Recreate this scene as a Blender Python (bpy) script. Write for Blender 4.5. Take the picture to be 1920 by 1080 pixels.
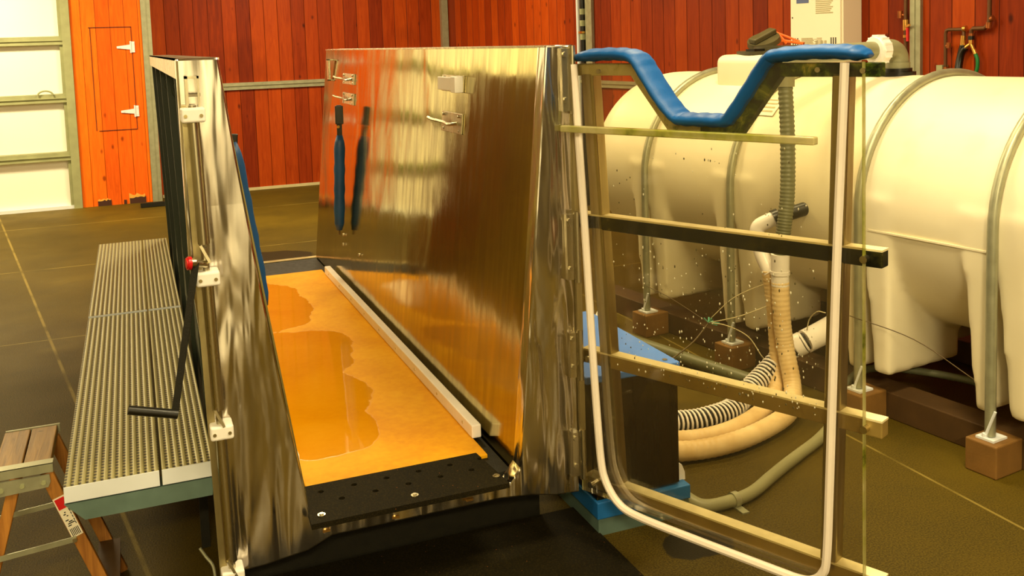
import bpy, bmesh, math, random
from mathutils import Vector, Matrix
random.seed(7)
SC = bpy.context.scene
COL = SC.collection
for o in list(bpy.data.objects): bpy.data.objects.remove(o)

# ------------------------------------------------------------------ camera
F_PX, PITCH, ROLL, YAW, PY = 1812.87, 0.088109, 0.033304, 0.374856, 235.23
fwd = Vector((math.sin(YAW)*math.cos(PITCH), math.cos(YAW)*math.cos(PITCH), -math.sin(PITCH)))
rt0 = Vector((math.cos(YAW), -math.sin(YAW), 0)); dn0 = fwd.cross(rt0)
cr, sr = math.cos(ROLL), math.sin(ROLL)
rt = rt0*cr + dn0*sr; dn = -rt0*sr + dn0*cr
cam = bpy.data.objects.new('camera', bpy.data.cameras.new('camera')); COL.objects.link(cam)
m = Matrix((rt, -dn, -fwd)).transposed().to_4x4(); m.translation = Vector((0, 0, 1.82))
cam.matrix_world = m
cam.data.sensor_width = 36; cam.data.lens = F_PX/1920*36
cam.data.shift_x = 0; cam.data.shift_y = -(540-PY)/1920
cam.data.clip_start = 0.05; cam.data.clip_end = 60
SC.camera = cam

# ------------------------------------------------------------------ world, lights, exposure
SC.view_settings.view_transform = 'Standard'; SC.view_settings.look = 'None'
SC.view_settings.exposure = 0.0; SC.view_settings.gamma = 1.0
SC.view_settings.use_curve_mapping = False
W = bpy.data.worlds.new('world'); SC.world = W; W.use_nodes = True
W.node_tree.nodes['Background'].inputs[0].default_value = (1, .78, .4, 1)
W.node_tree.nodes['Background'].inputs[1].default_value = 0.05
CEIL = 3.9
def ceiling_light(x, y, power, sx=1.2, sy=0.5):
    L = bpy.data.lights.new('ceiling_lamp', 'AREA'); L.shape = 'RECTANGLE'; L.size = sx; L.size_y = sy
    L.energy = power; L.color = (1.0, 0.82, 0.46)
    o = bpy.data.objects.new('ceiling_lamp', L); COL.objects.link(o); o.location = (x, y, CEIL-0.12)
for (x, y, p) in [(-2.4, 10.6, 330), (1.9, 10.2, 190), (-2.2, 6.2, 45), (1.6, 6.6, 110), (-1.8, 1.2, 75), (2.0, 1.8, 125), (-.6, -3.0, 420), (2.6, -1.0, 60), (2.9, 4.3, 80)]:
    ceiling_light(x, y, p)

# ------------------------------------------------------------------ helpers
WM = {}
GM = [None]          # frame of the fitting group being built
def link(o): COL.objects.link(o); return o
def thing(name, label, cat, loc=(0, 0, 0), group=None):
    o = link(bpy.data.objects.new(name, None)); o.empty_display_size = .1
    if GM[0] is not None: loc = tuple(GM[0] @ Vector(loc))
    o.location = loc; WM[o] = Matrix.Translation(Vector(loc)); o['label'] = label; o['category'] = cat
    if group: o['group'] = group
    return o
def obj(name, bm, mat, parent=None, smooth=False, M=None, bevel=0, seg=2, label=None, kind=None, weld=False):
    """world-space bmesh -> one mesh object, parented in place"""
    if weld: bmesh.ops.remove_doubles(bm, verts=bm.verts, dist=1e-5)
    bmesh.ops.recalc_face_normals(bm, faces=bm.faces)
    if M is not None: bmesh.ops.transform(bm, matrix=M, verts=bm.verts)
    if GM[0] is not None: bmesh.ops.transform(bm, matrix=GM[0], verts=bm.verts)
    if parent is None and bm.verts:
        xs = [v.co for v in bm.verts]
        c = Vector(((min(v.x for v in xs)+max(v.x for v in xs))/2, (min(v.y for v in xs)+max(v.y for v in xs))/2, min(v.z for v in xs)))
    else:
        c = Vector((0, 0, 0))
        if parent is not None: c = WM[parent].translation.copy()
    bmesh.ops.translate(bm, vec=-c, verts=bm.verts)
    me = bpy.data.meshes.new(name); bm.to_mesh(me); bm.free()
    o = link(bpy.data.objects.new(name, me)); me.materials.append(mat)
    if parent is not None:
        o.parent = parent; WM[o] = WM[parent].copy()
    else:
        o.location = c; WM[o] = Matrix.Translation(c)
    if smooth:
        for p in me.polygons: p.use_smooth = True
        if smooth != 'all':
            md = o.modifiers.new('e', 'EDGE_SPLIT'); md.split_angle = math.radians(40)
    if bevel:
        md = o.modifiers.new('b', 'BEVEL'); md.width = bevel; md.segments = seg; md.limit_method = 'ANGLE'; md.angle_limit = math.radians(35)
        if smooth: o.modifiers.move(1, 0) if len(o.modifiers) > 1 else None
    if label: o['label'] = label
    if kind: o['kind'] = kind
    return o
def pieces(name, bm, mat, parent, **kw):
    """each separate piece of bm becomes an object of its own"""
    bm.verts.ensure_lookup_table(); seen = set(); out = []
    for v in bm.verts:
        if v in seen: continue
        st = [v]; seen.add(v); grp = []
        while st:
            a = st.pop(); grp.append(a)
            for e in a.link_edges:
                b = e.other_vert(a)
                if b not in seen: seen.add(b); st.append(b)
        nb = bmesh.new(); mp = {a: nb.verts.new(a.co) for a in grp}
        for f in {f for a in grp for f in a.link_faces}: nb.faces.new([mp[q] for q in f.verts])
        out.append(obj(name, nb, mat, parent, **kw))
    bm.free(); return out
def tag(o, label, cat, group=None):
    o['label'] = label; o['category'] = cat
    if group: o['group'] = group
    return o
def struct(o): o['kind'] = 'structure'; return o
def B(): return bmesh.new()
def box(bm, x0, x1, y0, y1, z0, z1):
    vs = [bm.verts.new(p) for p in [(x0,y0,z0),(x1,y0,z0),(x1,y1,z0),(x0,y1,z0),(x0,y0,z1),(x1,y0,z1),(x1,y1,z1),(x0,y1,z1)]]
    for f in [(0,3,2,1),(4,5,6,7),(0,1,5,4),(1,2,6,5),(2,3,7,6),(3,0,4,7)]: bm.faces.new([vs[i] for i in f])
    return bm
def boxb(*a): return box(B(), *a)
def hexa(bm, pts):
    vs = [bm.verts.new(p) for p in pts]
    for f in [(0,3,2,1),(4,5,6,7),(0,1,5,4),(1,2,6,5),(2,3,7,6),(3,0,4,7)]: bm.faces.new([vs[i] for i in f])
    return bm
def prism(bm, poly, fn, d0, d1):
    """poly 2-D list; fn(a,b,d)->xyz"""
    a = [bm.verts.new(fn(p[0], p[1], d0)) for p in poly]; b = [bm.verts.new(fn(p[0], p[1], d1)) for p in poly]
    n = len(poly)
    bm.faces.new(a[::-1]); bm.faces.new(b)
    for i in range(n): bm.faces.new([a[i], a[(i+1) % n], b[(i+1) % n], b[i]])
    return bm
XZ = lambda a, b, d: (a, d, b)
XY = lambda a, b, d: (a, b, d)
YZ = lambda a, b, d: (d, a, b)
def sweep(bm, pts, r, n=12, caps=True, ry=None, up=None):
    pts = [Vector(p) for p in pts]; N = len(pts); rings = []
    t = (pts[1]-pts[0]).normalized()
    u = Vector(up) if up else (Vector((0, 0, 1)) if abs(t.z) < .9 else Vector((1, 0, 0)))
    for i, p in enumerate(pts):
        t = (pts[min(i+1, N-1)]-pts[max(i-1, 0)]).normalized()
        u = (u-t*u.dot(t)).normalized(); v = t.cross(u)
        rr = r[i] if isinstance(r, (list, tuple)) else r
        rb = rr if ry is None else (ry[i] if isinstance(ry, (list, tuple)) else ry)
        rings.append([bm.verts.new(p+u*math.cos(2*math.pi*k/n)*rb+v*math.sin(2*math.pi*k/n)*rr) for k in range(n)])
    for i in range(N-1):
        for k in range(n):
            bm.faces.new([rings[i][k], rings[i][(k+1) % n], rings[i+1][(k+1) % n], rings[i+1][k]])
    if caps: bm.faces.new(rings[0][::-1]); bm.faces.new(rings[-1])
    return bm
def bar(bm, a, b, w, h, up=(0, 0, 1)):
    a = Vector(a); b = Vector(b); t = (b-a).normalized(); u = Vector(up); u = (u-t*u.dot(t)).normalized(); v = t.cross(u)
    q = []
    for p in (a, b):
        for s1, s2 in ((-1,-1),(1,-1),(1,1),(-1,1)): q.append(p+v*s1*w/2+u*s2*h/2)
    vs = [bm.verts.new(p) for p in q]
    for f in [(0,1,2,3),(7,6,5,4),(0,4,5,1),(1,5,6,2),(2,6,7,3),(3,7,4,0)]: bm.faces.new([vs[i] for i in f])
    return bm
def cyl(bm, a, b, r, n=16, r2=None): return sweep(bm, [a, b], [r, r if r2 is None else r2], n)
def spline(pts, n=8):
    P = [Vector(p) for p in pts]; P = [P[0]*2-P[1]]+P+[P[-1]*2-P[-2]]; out = []
    for i in range(1, len(P)-2):
        for k in range(n):
            t = k/n; a, b, c, d = P[i-1:i+3]
            out.append(.5*((2*b)+(c-a)*t+(2*a-5*b+4*c-d)*t*t+(3*b-a-3*c+d)*t**3))
    out.append(P[-2]); return out

# ------------------------------------------------------------------ materials
class N:
    def __init__(s, name):
        s.m = bpy.data.materials.new(name); s.m.use_nodes = True; s.t = s.m.node_tree
        s.p = s.t.nodes['Principled BSDF']; s.out = s.t.nodes['Material Output']
    def n(s, typ, ins=None, **kw):
        nd = s.t.nodes.new(typ)
        for k, v in kw.items(): setattr(nd, k, v)
        for k, v in (ins or {}).items():
            if isinstance(v, bpy.types.NodeSocket): s.t.links.new(v, nd.inputs[k])
            else: nd.inputs[k].default_value = v
        return nd
    def link(s, a, b): s.t.links.new(a, b)
    def co(s): return s.n('ShaderNodeTexCoord').outputs['Object']
    def pos(s): return s.n('ShaderNodeNewGeometry').outputs['Position']
    def mapped(s, sc, src=None, rot=(0,0,0)): return s.n('ShaderNodeMapping', {'Vector': src or s.pos(), 'Scale': sc, 'Rotation': rot}).outputs[0]
    def noise(s, sc=5, det=3, vec=None, rough=.5, dist=0): return s.n('ShaderNodeTexNoise', {'Vector': vec or s.pos(), 'Scale': sc, 'Detail': det, 'Roughness': rough, 'Distortion': dist}).outputs['Fac']
    def math(s, op, a, b=0, c=0):
        nd = s.n('ShaderNodeMath', operation=op)
        for i, v in enumerate((a, b, c)):
            if isinstance(v, bpy.types.NodeSocket): s.link(v, nd.inputs[i])
            else: nd.inputs[i].default_value = v
        return nd.outputs[0]
    def ramp(s, f, stops, interp='LINEAR'):
        nd = s.n('ShaderNodeValToRGB', {'Fac': f}); cr = nd.color_ramp; cr.interpolation = interp
        while len(cr.elements) < len(stops): cr.elements.new(.5)
        for e, (p, c) in zip(cr.elements, stops):
            e.position = p; e.color = (*c, 1) if len(c) == 3 else c
        return nd.outputs[0]
    def mr(s, f, a, b, c=0., d=1.): return s.n('ShaderNodeMapRange', {'Value': f, 'From Min': a, 'From Max': b, 'To Min': c, 'To Max': d}).outputs[0]
    def mix(s, f, a, b, mode='MIX'):
        nd = s.n('ShaderNodeMix', data_type='RGBA', blend_type=mode)
        for k, v in ((0, f), (6, a), (7, b)):
            if isinstance(v, bpy.types.NodeSocket): s.link(v, nd.inputs[k])
            else: nd.inputs[k].default_value = (*v, 1) if isinstance(v, tuple) and len(v) == 3 else v
        return nd.outputs[2]
    def bump(s, h, strength=.3, dist=.01, normal=None):
        i = {'Height': h, 'Strength': strength, 'Distance': dist}
        if normal: i['Normal'] = normal
        return s.n('ShaderNodeBump', i).outputs[0]
    def set(s, **kw):
        names = dict(col='Base Color', rough='Roughness', metal='Metallic', nrm='Normal', spec='Specular IOR Level', coat='Coat Weight', trans='Transmission Weight', sheen='Sheen Weight', coatr='Coat Roughness', aniso='Anisotropic')
        for k, v in kw.items():
            inp = s.p.inputs[names[k]]
            if isinstance(v, bpy.types.NodeSocket): s.link(v, inp)
            else: inp.default_value = (*v, 1) if isinstance(v, tuple) and len(v) == 3 else v
        return s
def simple(name, col, rough=.5, metal=0, var=.12, sc=12, bump=0.1, **kw):
    s = N(name); f = s.noise(sc, 4)
    c = s.mix(f, tuple(x*(1-var) for x in col), tuple(min(1, x*(1+var)) for x in col))
    s.set(col=c, rough=s.mr(f, .3, .7, max(0, rough-.06), rough+.06), metal=metal, **kw)
    if bump: s.set(nrm=s.bump(s.noise(sc*8, 3), bump, .002))
    return s.m
def planks(name, axis, width, cols, knot=1.0, seed=0., groove=.035):
    s = N(name); xyz = s.n('ShaderNodeSeparateXYZ', {0: s.pos()})
    a = xyz.outputs[axis]; z = xyz.outputs[2]
    u = s.math('DIVIDE', s.math('ADD', a, 100+seed), width); idx = s.math('FLOOR', u); fr = s.math('FRACT', u)
    rnd = s.n('ShaderNodeTexWhiteNoise', {'W': idx}, noise_dimensions='1D').outputs['Value']
    vec = s.n('ShaderNodeCombineXYZ', {0: s.math('MULTIPLY', a, 14), 1: s.math('MULTIPLY', rnd, 37), 2: s.math('MULTIPLY', z, 1.1)}).outputs[0]
    grain = s.noise(2.2, 6, vec, .62, 1.2)
    base = s.ramp(s.math('ADD', s.math('MULTIPLY', rnd, .42), s.math('MULTIPLY', grain, .55)), [(.18, cols[0]), (.5, cols[1]), (.85, cols[2])])
    kv = s.n('ShaderNodeCombineXYZ', {0: s.math('MULTIPLY', a, 4.2), 1: s.math('MULTIPLY', idx, 3.1), 2: s.math('MULTIPLY', z, 2.3)}).outputs[0]
    vor = s.n('ShaderNodeTexVoronoi', {'Vector': kv, 'Scale': 1.25}).outputs['Distance']
    kn = s.mr(s.math('ADD', vor, s.math('MULTIPLY', s.noise(9, 3), .1)), .10, .17, 1., 0.)
    kn = s.math('MULTIPLY', kn, knot)
    c = s.mix(s.math('MULTIPLY', kn, .8), base, tuple(x*.18 for x in cols[0]))
    soft = s.mr(s.noise(1.2, 4), .55, .75, 0, .35)
    c = s.mix(soft, c, tuple(x*.45 for x in cols[0]))
    g = s.math('MAXIMUM', s.mr(fr, 0, groove, 1, 0), s.mr(fr, 1-groove, 1, 0, 1))
    c = s.mix(s.math('MULTIPLY', g, .85), c, tuple(x*.2 for x in cols[0]))
    h = s.math('SUBTRACT', s.math('MULTIPLY', grain, .15), s.math('MULTIPLY', g, 1))
    s.set(col=c, rough=s.mr(grain, .3, .7, .38, .6), nrm=s.bump(h, .6, .006), spec=.15)
    return s.m
RED = [(.13, .011, .0012), (.30, .035, .002), (.50, .076, .003)]
M_back = planks('red_pine_boards', 0, .172, RED)
M_right = planks('red_pine_boards_side', 1, .170, RED, seed=.05)
M_orange = planks('orange_pine_boards', 0, .158, [(.55,.06,.003),(.85,.135,.005),(1.,.235,.01)], knot=.9, seed=.03, groove=.03)
def floor_mat():
    s = N('olive_rubber_floor'); xyz = s.n('ShaderNodeSeparateXYZ', {0: s.pos()}); x, y = xyz.outputs[0], xyz.outputs[1]
    n1 = s.noise(.55, 5, rough=.55); n2 = s.noise(160, 2); n3 = s.noise(3.2, 5, dist=.6)
    c = s.ramp(n1, [(.3, (.022, .014, .001)), (.55, (.066, .042, .002)), (.75, (.135, .09, .006))])
    c = s.mix(s.mr(n3, .5, .68, 0, .5), c, (.03, .022, .003))
    c = s.mix(s.mr(n2, .35, .65, 0, .55), c, (.135, .092, .007), 'MIX')
    def line(e, w): return s.mr(s.math('ABSOLUTE', e), w*.4, w, 1, 0)
    diag = s.math('ADD', x, s.math('ADD', s.math('MULTIPLY', y, .1625), -.52))
    l = s.math('MAXIMUM', line(s.math('SUBTRACT', y, 6.76), .009), line(s.math('SUBTRACT', y, 9.05), .012))
    l = s.math('MAXIMUM', l, line(s.math('SUBTRACT', x, 2.9), .008))
    l = s.math('MAXIMUM', l, line(s.math('SUBTRACT', y, 11.3), .012))
    l2 = s.math('MULTIPLY', line(diag, .012), s.mr(x, .2, .3, 1, 0))
    l = s.math('MULTIPLY', s.math('MAXIMUM', l, l2), s.mr(s.noise(4, 3), .35, .55, .25, 1))
    c = s.mix(s.math('MULTIPLY', l, .65), c, (.30, .22, .05))
    wet = s.mr(s.noise(1.3, 3, dist=.5), .60, .66, 0, 1)
    # damp patches with outlines of their own beside the treadmill
    def blob(cx, cy, rx, ry, amp=.35):
        e = s.math('ADD', s.math('POWER', s.math('DIVIDE', s.math('SUBTRACT', x, cx), rx), 2.), s.math('POWER', s.math('DIVIDE', s.math('SUBTRACT', y, cy), ry), 2.))
        return s.mr(s.math('ADD', e, s.math('MULTIPLY', s.math('SUBTRACT', s.noise(5, 4), .5), amp*6)), .9, 1.05, 1, 0)
    b = s.math('MAXIMUM', blob(1.80, 2.86, .14, .10), blob(1.0, 8.45, .42, .34, .12))
    b = s.math('MAXIMUM', b, blob(1.45, 2.5, .22, .1))
    c = s.mix(s.math('MULTIPLY', b, .85), c, (.012, .009, .002))
    r = s.math('SUBTRACT', s.mr(n1, .3, .7, .72, .55), s.math('MULTIPLY', b, .12))
    s.set(col=c, rough=r, nrm=s.bump(n2, .5, .003), spec=.14); return s.m
M_floor = floor_mat()
M_black = simple('black_rubber', (.010, .0085, .003), .62, sc=30, var=.5, bump=.5, spec=.3)
def speckled():
    s = N('black_rubber_mat'); n = s.noise(1.4, 4); n2 = s.noise(220, 2)
    c = s.ramp(n, [(.3, (.004, .003, .0005)), (.7, (.011, .008, .001))]); c = s.mix(s.mr(n2, .5, .75, 0, .6), c, (.04, .028, .006))
    v = s.n('ShaderNodeTexVoronoi', {'Vector': s.pos(), 'Scale': 30.}).outputs['Distance']
    c = s.mix(s.mr(v, .03, .05, .8, 0), c, (.4, .12, .03))
    s.set(col=c, rough=.8, nrm=s.bump(n2, .4, .002), spec=.12); return s.m
M_mat = speckled()
def steel(name, base, rough, wave, brush_axis=None, wavesc=(9, 9, 1.2), bstr=.12, wstr=.35, dirt=0.0, wd=.02, buckle=False):
    s = N(name)
    w = s.noise(1., 2, s.mapped(wavesc), .4, .4)
    if buckle:                      # the plate is flat at the top and buckled near its welded foot
        z = s.n('ShaderNodeSeparateXYZ', {0: s.pos()}).outputs[2]
        w = s.math('MULTIPLY', w, s.mr(z, .35, 1.35, 1.0, .34))
    nrm = s.bump(w, wstr, wd) if wave else None
    br = s.noise(1., 2, s.mapped({1: (260, 260, 3), 0: (3, 260, 260), None: (40, 40, 40)}[brush_axis]))
    nrm = s.bump(br, bstr, .0015, nrm)
    st = s.noise(1., 4, s.mapped((26, 26, 1.1)))
    c = s.mix(s.mr(st, .35, .7, 0, 1), tuple(x*.72 for x in base), base)
    if dirt:
        d = s.noise(1.6, 5); c = s.mix(s.mr(d, .45, .75, 0, dirt), c, (.12, .075, .012))
    s.set(col=c, rough=s.mr(st, .3, .7, rough+.07, rough-.03), metal=1.0, nrm=nrm); return s.m
M_wall_steel = steel('brushed_stainless_sheet', (.50, .42, .15), .085, True, 1, (2.6, 2.6, 1.6), .07, .20, .45, .03)
M_wavy = steel('rippled_stainless_sheet', (.84, .79, .71), .17, True, 1, (12, 12, 1.9), .03, 1.0, 0, .065, True)
M_bar = simple('golden_stained_steel_bar', (.44, .31, .085), .38, .45, var=.35, sc=9)
M_edge = simple('bar_edge_highlight', (.86, .74, .42), .4, var=.2, sc=30)  # pale colour paints the highlight along the crossbar tops
M_steel = steel('stainless_steel', (.66, .60, .42), .26, False, None, (9, 9, 1), .05)
M_frame = steel('stained_stainless_tube', (.62, .53, .27), .40, True, None, (14, 14, 6), .1, .3, .5)
M_galv = simple('galvanised_steel', (.38, .38, .25), .42, .55, var=.25, sc=20)
M_galv2 = simple('grey_green_painted_steel', (.33, .34, .17), .5, .1, var=.25, sc=9)
M_dkgreen = simple('dark_green_painted_steel', (.018, .025, .008), .5, .1, var=.5, sc=7)
M_white = simple('white_plastic', (.90, .86, .78), .38, var=.06)
M_pvc = simple('white_pipe_plastic', (.90, .85, .80), .35, var=.08)
M_greypvc = simple('grey_pipe_plastic', (.25, .24, .13), .45, var=.12)
M_dkhose = simple('grey_green_hose_plastic', (.14, .145, .075), .45, var=.2)
M_door = simple('cream_door_panel', (.96, .92, .80), .5, var=.05, sc=1.2, bump=.15)
M_blue = simple('blue_vinyl', (.001, .082, .30), .5, var=.35, sc=8, bump=.4, spec=.35)
M_bluedk = simple('faded_blue_vinyl', (.004, .06, .20), .5, var=.4, sc=9, bump=.5)
M_bluepaint = simple('light_blue_paint', (.09, .27, .95), .42, var=.10, sc=14)
M_bluebase = simple('blue_paint', (.012, .14, .42), .45, var=.3, sc=9)
M_blackp = simple('black_plastic', (.008, .007, .004), .35, var=.3)
M_brown = simple('dark_wood_beam', (.075, .035, .006), .7, var=.5, sc=7, bump=.4)
M_block = simple('rough_wood_block', (.20, .095, .015), .7, var=.35, sc=11, bump=.4)
M_copper = simple('copper_pipe', (.42, .13, .035), .35, .7, var=.4, sc=15)
M_brownpipe = simple('brown_pipe', (.14, .06, .02), .5, .4, var=.3)
M_brass = simple('brass_fitting', (.75, .42, .10), .3, .9, var=.15)
M_red = simple('red_plastic', (.62, .010, .012), .35, var=.1)
M_orange_tag = simple('orange_plastic', (.9, .16, .02), .4, var=.2)
M_greenhose = simple('green_hose', (.004, .17, .035), .4, var=.2)
M_tan = None
def tanhose():
    s = N('cream_corrugated_hose'); n = s.noise(6, 3)
    s.set(col=s.ramp(n, [(.3, (.62, .42, .17)), (.7, (.86, .66, .36))]), rough=.45, nrm=s.bump(s.noise(60, 2), .1, .002)); return s.m
M_tan = tanhose()
def tankmat():
    s = N('cream_polyethylene'); n = s.noise(1.3, 4); f = s.noise(5, 4)
    c = s.ramp(n, [(.3, (.80, .71, .46)), (.7, (.88, .80, .58))])
    c = s.mix(s.mr(f, .6, .8, 0, .25), c, (.6, .50, .26))
    s.set(col=c, rough=.42, nrm=s.bump(s.noise(2.5, 3), .15, .02), spec=.4)
    s.p.inputs['Subsurface Weight'].default_value = .0
    return s.m
M_tank = tankmat()
def woodmat(name, c1, c2, axis=1, sc=1.):
    s = N(name); sca = [60*sc, 60*sc, 60*sc]; sca[axis] = 4*sc
    g = s.noise(1., 5, s.mapped(tuple(sca)), .6, 1.)
    c = s.ramp(g, [(.3, c1), (.7, c2)]); k = s.noise(18, 3); c = s.mix(s.mr(k, .68, .75, 0, .6), c, tuple(v*.3 for v in c1))
    s.set(col=c, rough=.5, nrm=s.bump(g, .3, .002)); return s.m
M_ladder = woodmat('varnished_ladder_wood', (.24, .085, .010), (.50, .21, .03), 2)
M_ladtop = woodmat('worn_ladder_wood', (.17, .085, .012), (.38, .20, .035), 1)
def beltmat():
    s = N('yellow_treadmill_belt'); xyz = s.n('ShaderNodeSeparateXYZ', {0: s.pos()}); x, y = xyz.outputs[0], xyz.outputs[1]
    n = s.noise(3, 5, dist=.5); fine = s.noise(40, 4)
    wob = s.math('MULTIPLY', s.math('SUBTRACT', s.noise(4.5, 4), .5), 1.1)
    def blob(cx, cy, rx, ry):
        e = s.math('ADD', s.math('POWER', s.math('DIVIDE', s.math('SUBTRACT', x, cx), rx), 2.), s.math('POWER', s.math('DIVIDE', s.math('SUBTRACT', y, cy), ry), 2.))
        return s.mr(s.math('ADD', e, wob), .96, 1.04, 1, 0)
    wet = blob(.62, 5.75, .30, .62)
    for a in ((.62, 4.75, .36, .42), (.55, 4.1, .36, .55), (.60, 3.72, .24, .26)): wet = s.math('MAXIMUM', wet, blob(*a))
    dry = s.ramp(s.math('ADD', s.math('MULTIPLY', n, .7), s.math('MULTIPLY', fine, .3)), [(.32, (.66, .265, .002)), (.5, (.76, .345, .003)), (.66, (.82, .41, .010))])
    c = s.mix(s.math('MULTIPLY', wet, .55), dry, (.74, .28, .001))
    s.set(col=c, rough=s.mr(wet, 0, 1, .6, .05), nrm=s.bump(fine, s.mr(wet, 0, 1, .15, 0) if False else .03, .002), spec=.12, coat=s.math('MULTIPLY', wet, .8), coatr=.03); return s.m
M_belt = beltmat()
def deckmat():
    s = N('perforated_aluminium_tread'); xyz = s.n('ShaderNodeSeparateXYZ', {0: s.pos()}); x, y, z = xyz.outputs
    P = .0205; u = s.math('FRACT', s.math('DIVIDE', s.math('ADD', x, 5), P)); uu = s.math('ABSOLUTE', s.math('SUBTRACT', u, .5))
    row = s.math('FRACT', s.math('DIVIDE', y, .0225)); rr = s.math('ABSOLUTE', s.math('SUBTRACT', row, .5))
    hole = s.math('LESS_THAN', s.math('ADD', s.math('POWER', s.math('DIVIDE', uu, .23), 2.), s.math('POWER', s.math('DIVIDE', rr, .27), 2.)), 1.)
    rib = s.mr(uu, .12, .38, -1, 1)
    c = s.mix(s.noise(2.2, 4), (.30, .27, .10), (.46, .41, .17))
    c = s.mix(s.mr(uu, .15, .35, .45, 0), c, (.12, .095, .02))
    c = s.mix(hole, c, (.02, .015, .003))
    s.set(col=c, rough=.5, metal=.25, nrm=s.bump(s.math('SUBTRACT', rib, s.math('MULTIPLY', hole, 2)), .5, .003)); return s.m
M_deck = deckmat()
M_cap = simple('pale_end_cap', (.74, .78, .80), .45, var=.04)
M_beamgreen = simple('green_grey_beam', (.10, .16, .13), .55, var=.25, sc=20)
def acrylic():
    s = N('clear_acrylic'); t = s.t
    fr = s.n('ShaderNodeFresnel', {'IOR': 1.45}).outputs[0]
    tr = s.n('ShaderNodeBsdfTransparent', {'Color': (.93, .905, .81, 1)}); gl = s.n('ShaderNodeBsdfGlossy', {'Color': (1, 1, 1, 1), 'Roughness': .04})
    df = s.n('ShaderNodeBsdfDiffuse', {'Color': (.75, .68, .42, 1)})
    m1 = s.n('ShaderNodeMixShader', {0: s.mr(s.noise(2, 4), .3, .7, .006, .03)}); s.link(tr.outputs[0], m1.inputs[1]); s.link(df.outputs[0], m1.inputs[2])
    m2 = s.n('ShaderNodeMixShader', {0: s.math('MULTIPLY', fr, .6)}); s.link(m1.outputs[0], m2.inputs[1]); s.link(gl.outputs[0], m2.inputs[2])
    s.link(m2.outputs[0], s.out.inputs[0]); return s.m
M_acrylic = acrylic()
def acryl_solid():
    s = N('algae_tinted_acrylic'); n = s.noise(9, 4)
    tr = s.n('ShaderNodeBsdfTransparent', {'Color': (.9, .86, .62, 1)})
    s.set(col=s.ramp(n, [(.35, (.62, .55, .26)), (.6, (.35, .36, .05)), (.7, (.10, .13, .01))]), rough=.15)
    m = s.n('ShaderNodeMixShader', {0: .72}); s.link(tr.outputs[0], m.inputs[1]); s.link(s.p.outputs[0], m.inputs[2]); s.link(m.outputs[0], s.out.inputs[0]); return s.m
M_shelf = acryl_solid()
def algae():
    s = N('algae_stained_steel'); n = s.noise(7, 6, rough=.7, dist=1.0); n2 = s.noise(3, 3)
    c = s.ramp(n, [(.40, (.006, .009, .0008)), (.49, (.04, .065, .002)), (.57, (.16, .20, .008)), (.67, (.60, .48, .08))])
    c = s.mix(s.mr(n2, .56, .66, 0, .6), c, (.30, .24, .06))
    s.set(col=c, rough=.6, spec=.2, metal=.0, nrm=s.bump(n, .6, .004)); return s.m
M_algae = algae()
def blackmold():
    s = N('mould_blackened_steel'); n = s.noise(11, 5, rough=.7)
    c = s.ramp(n, [(.5, (.006, .006, .001)), (.64, (.03, .028, .004)), (.74, (.2, .15, .04))]); s.set(col=c, rough=.6, spec=.15, nrm=s.bump(n, .5, .004)); return s.m
M_mold = blackmold()
def railmat():
    s = N('stained_rail_steel'); n = s.noise(8, 5, rough=.7, dist=.6)
    c = s.ramp(n, [(.40, (.16, .17, .012)), (.48, (.58, .50, .20)), (.7, (.74, .64, .34))]); s.set(col=c, rough=.45, metal=.1, nrm=s.bump(n, .3, .003)); return s.m
M_rail = railmat()
M_gasket = simple('cream_rubber_seal', (.92, .82, .70), .45, var=.06)
M_drop = simple('water_drops', (.75, .70, .5), .08, var=.1, bump=0, spec=.9)
M_dirt = simple('dirt_specks', (.10, .075, .02), .6, var=.3, bump=0)
M_box = steel('dark_tinted_steel_cabinet', (.13, .085, .02), .24, True, 1, (6, 6, .8), .15, .35, .3)
M_heater = simple('cream_enamel', (.95, .87, .66), .4, var=.03, sc=2)
M_print = simple('grey_print', (.48, .42, .24), .6, var=.2, sc=60, bump=0)
M_ink = simple('black_print', (.02, .018, .012), .6, bump=0)
M_label = simple('white_label_paper', (.86, .80, .62), .5, bump=0, var=.05)
M_blueprint = simple('blue_print', (.10, .14, .30), .5, bump=0)
M_trim = simple('pale_trim', (.55, .48, .26), .5)
M_ceil = simple('ceiling_panel', (.62, .55, .38), .7, sc=1)
M_burn = simple('charred_wood_edge', (.05, .012, .003), .8)
M_barewood = simple('bare_pine', (.75, .38, .05), .6, var=.2, sc=40)
M_twine = simple('string_fibre', (.55, .48, .28), .7, bump=0)
M_teal = simple('teal_string', (.12, .45, .32), .7, bump=0)
M_wire = simple('dark_wire', (.10, .065, .02), .5, bump=0)

# ------------------------------------------------------------------ room
XW, YB = 4.1, 12.76
XL, YF = -5.2, -4.6
struct(obj('floor', boxb(XL, 7.0, YF, YB+.2, -.1, 0), M_floor))
struct(obj('ceiling', boxb(XL, 7.0, YF, YB+.2, CEIL, CEIL+.1), M_ceil))
struct(obj('wall_back', boxb(XL, XW, YB, YB+.15, 0, CEIL), M_back))
MW = Matrix.Translation((XW, YB, 0)) @ Matrix.Rotation(math.radians(-82), 4, 'Z')      # right wall: x runs along it from the far corner, -y into the room
struct(obj('wall_right', boxb(0, 17.55, 0, .15, 0, CEIL), M_right, M=MW))
struct(obj('wall_left', boxb(XL-.15, XL, YF, YB+.15, 0, CEIL), simple('olive_cream_liner', (.42, .36, .17), .6, sc=2)))
struct(obj('wall_front', boxb(XL, 6.6, YF-.15, YF, 0, CEIL), simple('dark_olive_liner', (.13, .10, .03), .6, sc=2)))
struct(obj('baseboard_back', boxb(.30, XW-.012, YB-.02, YB-.001, 0, .035), M_trim))
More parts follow.
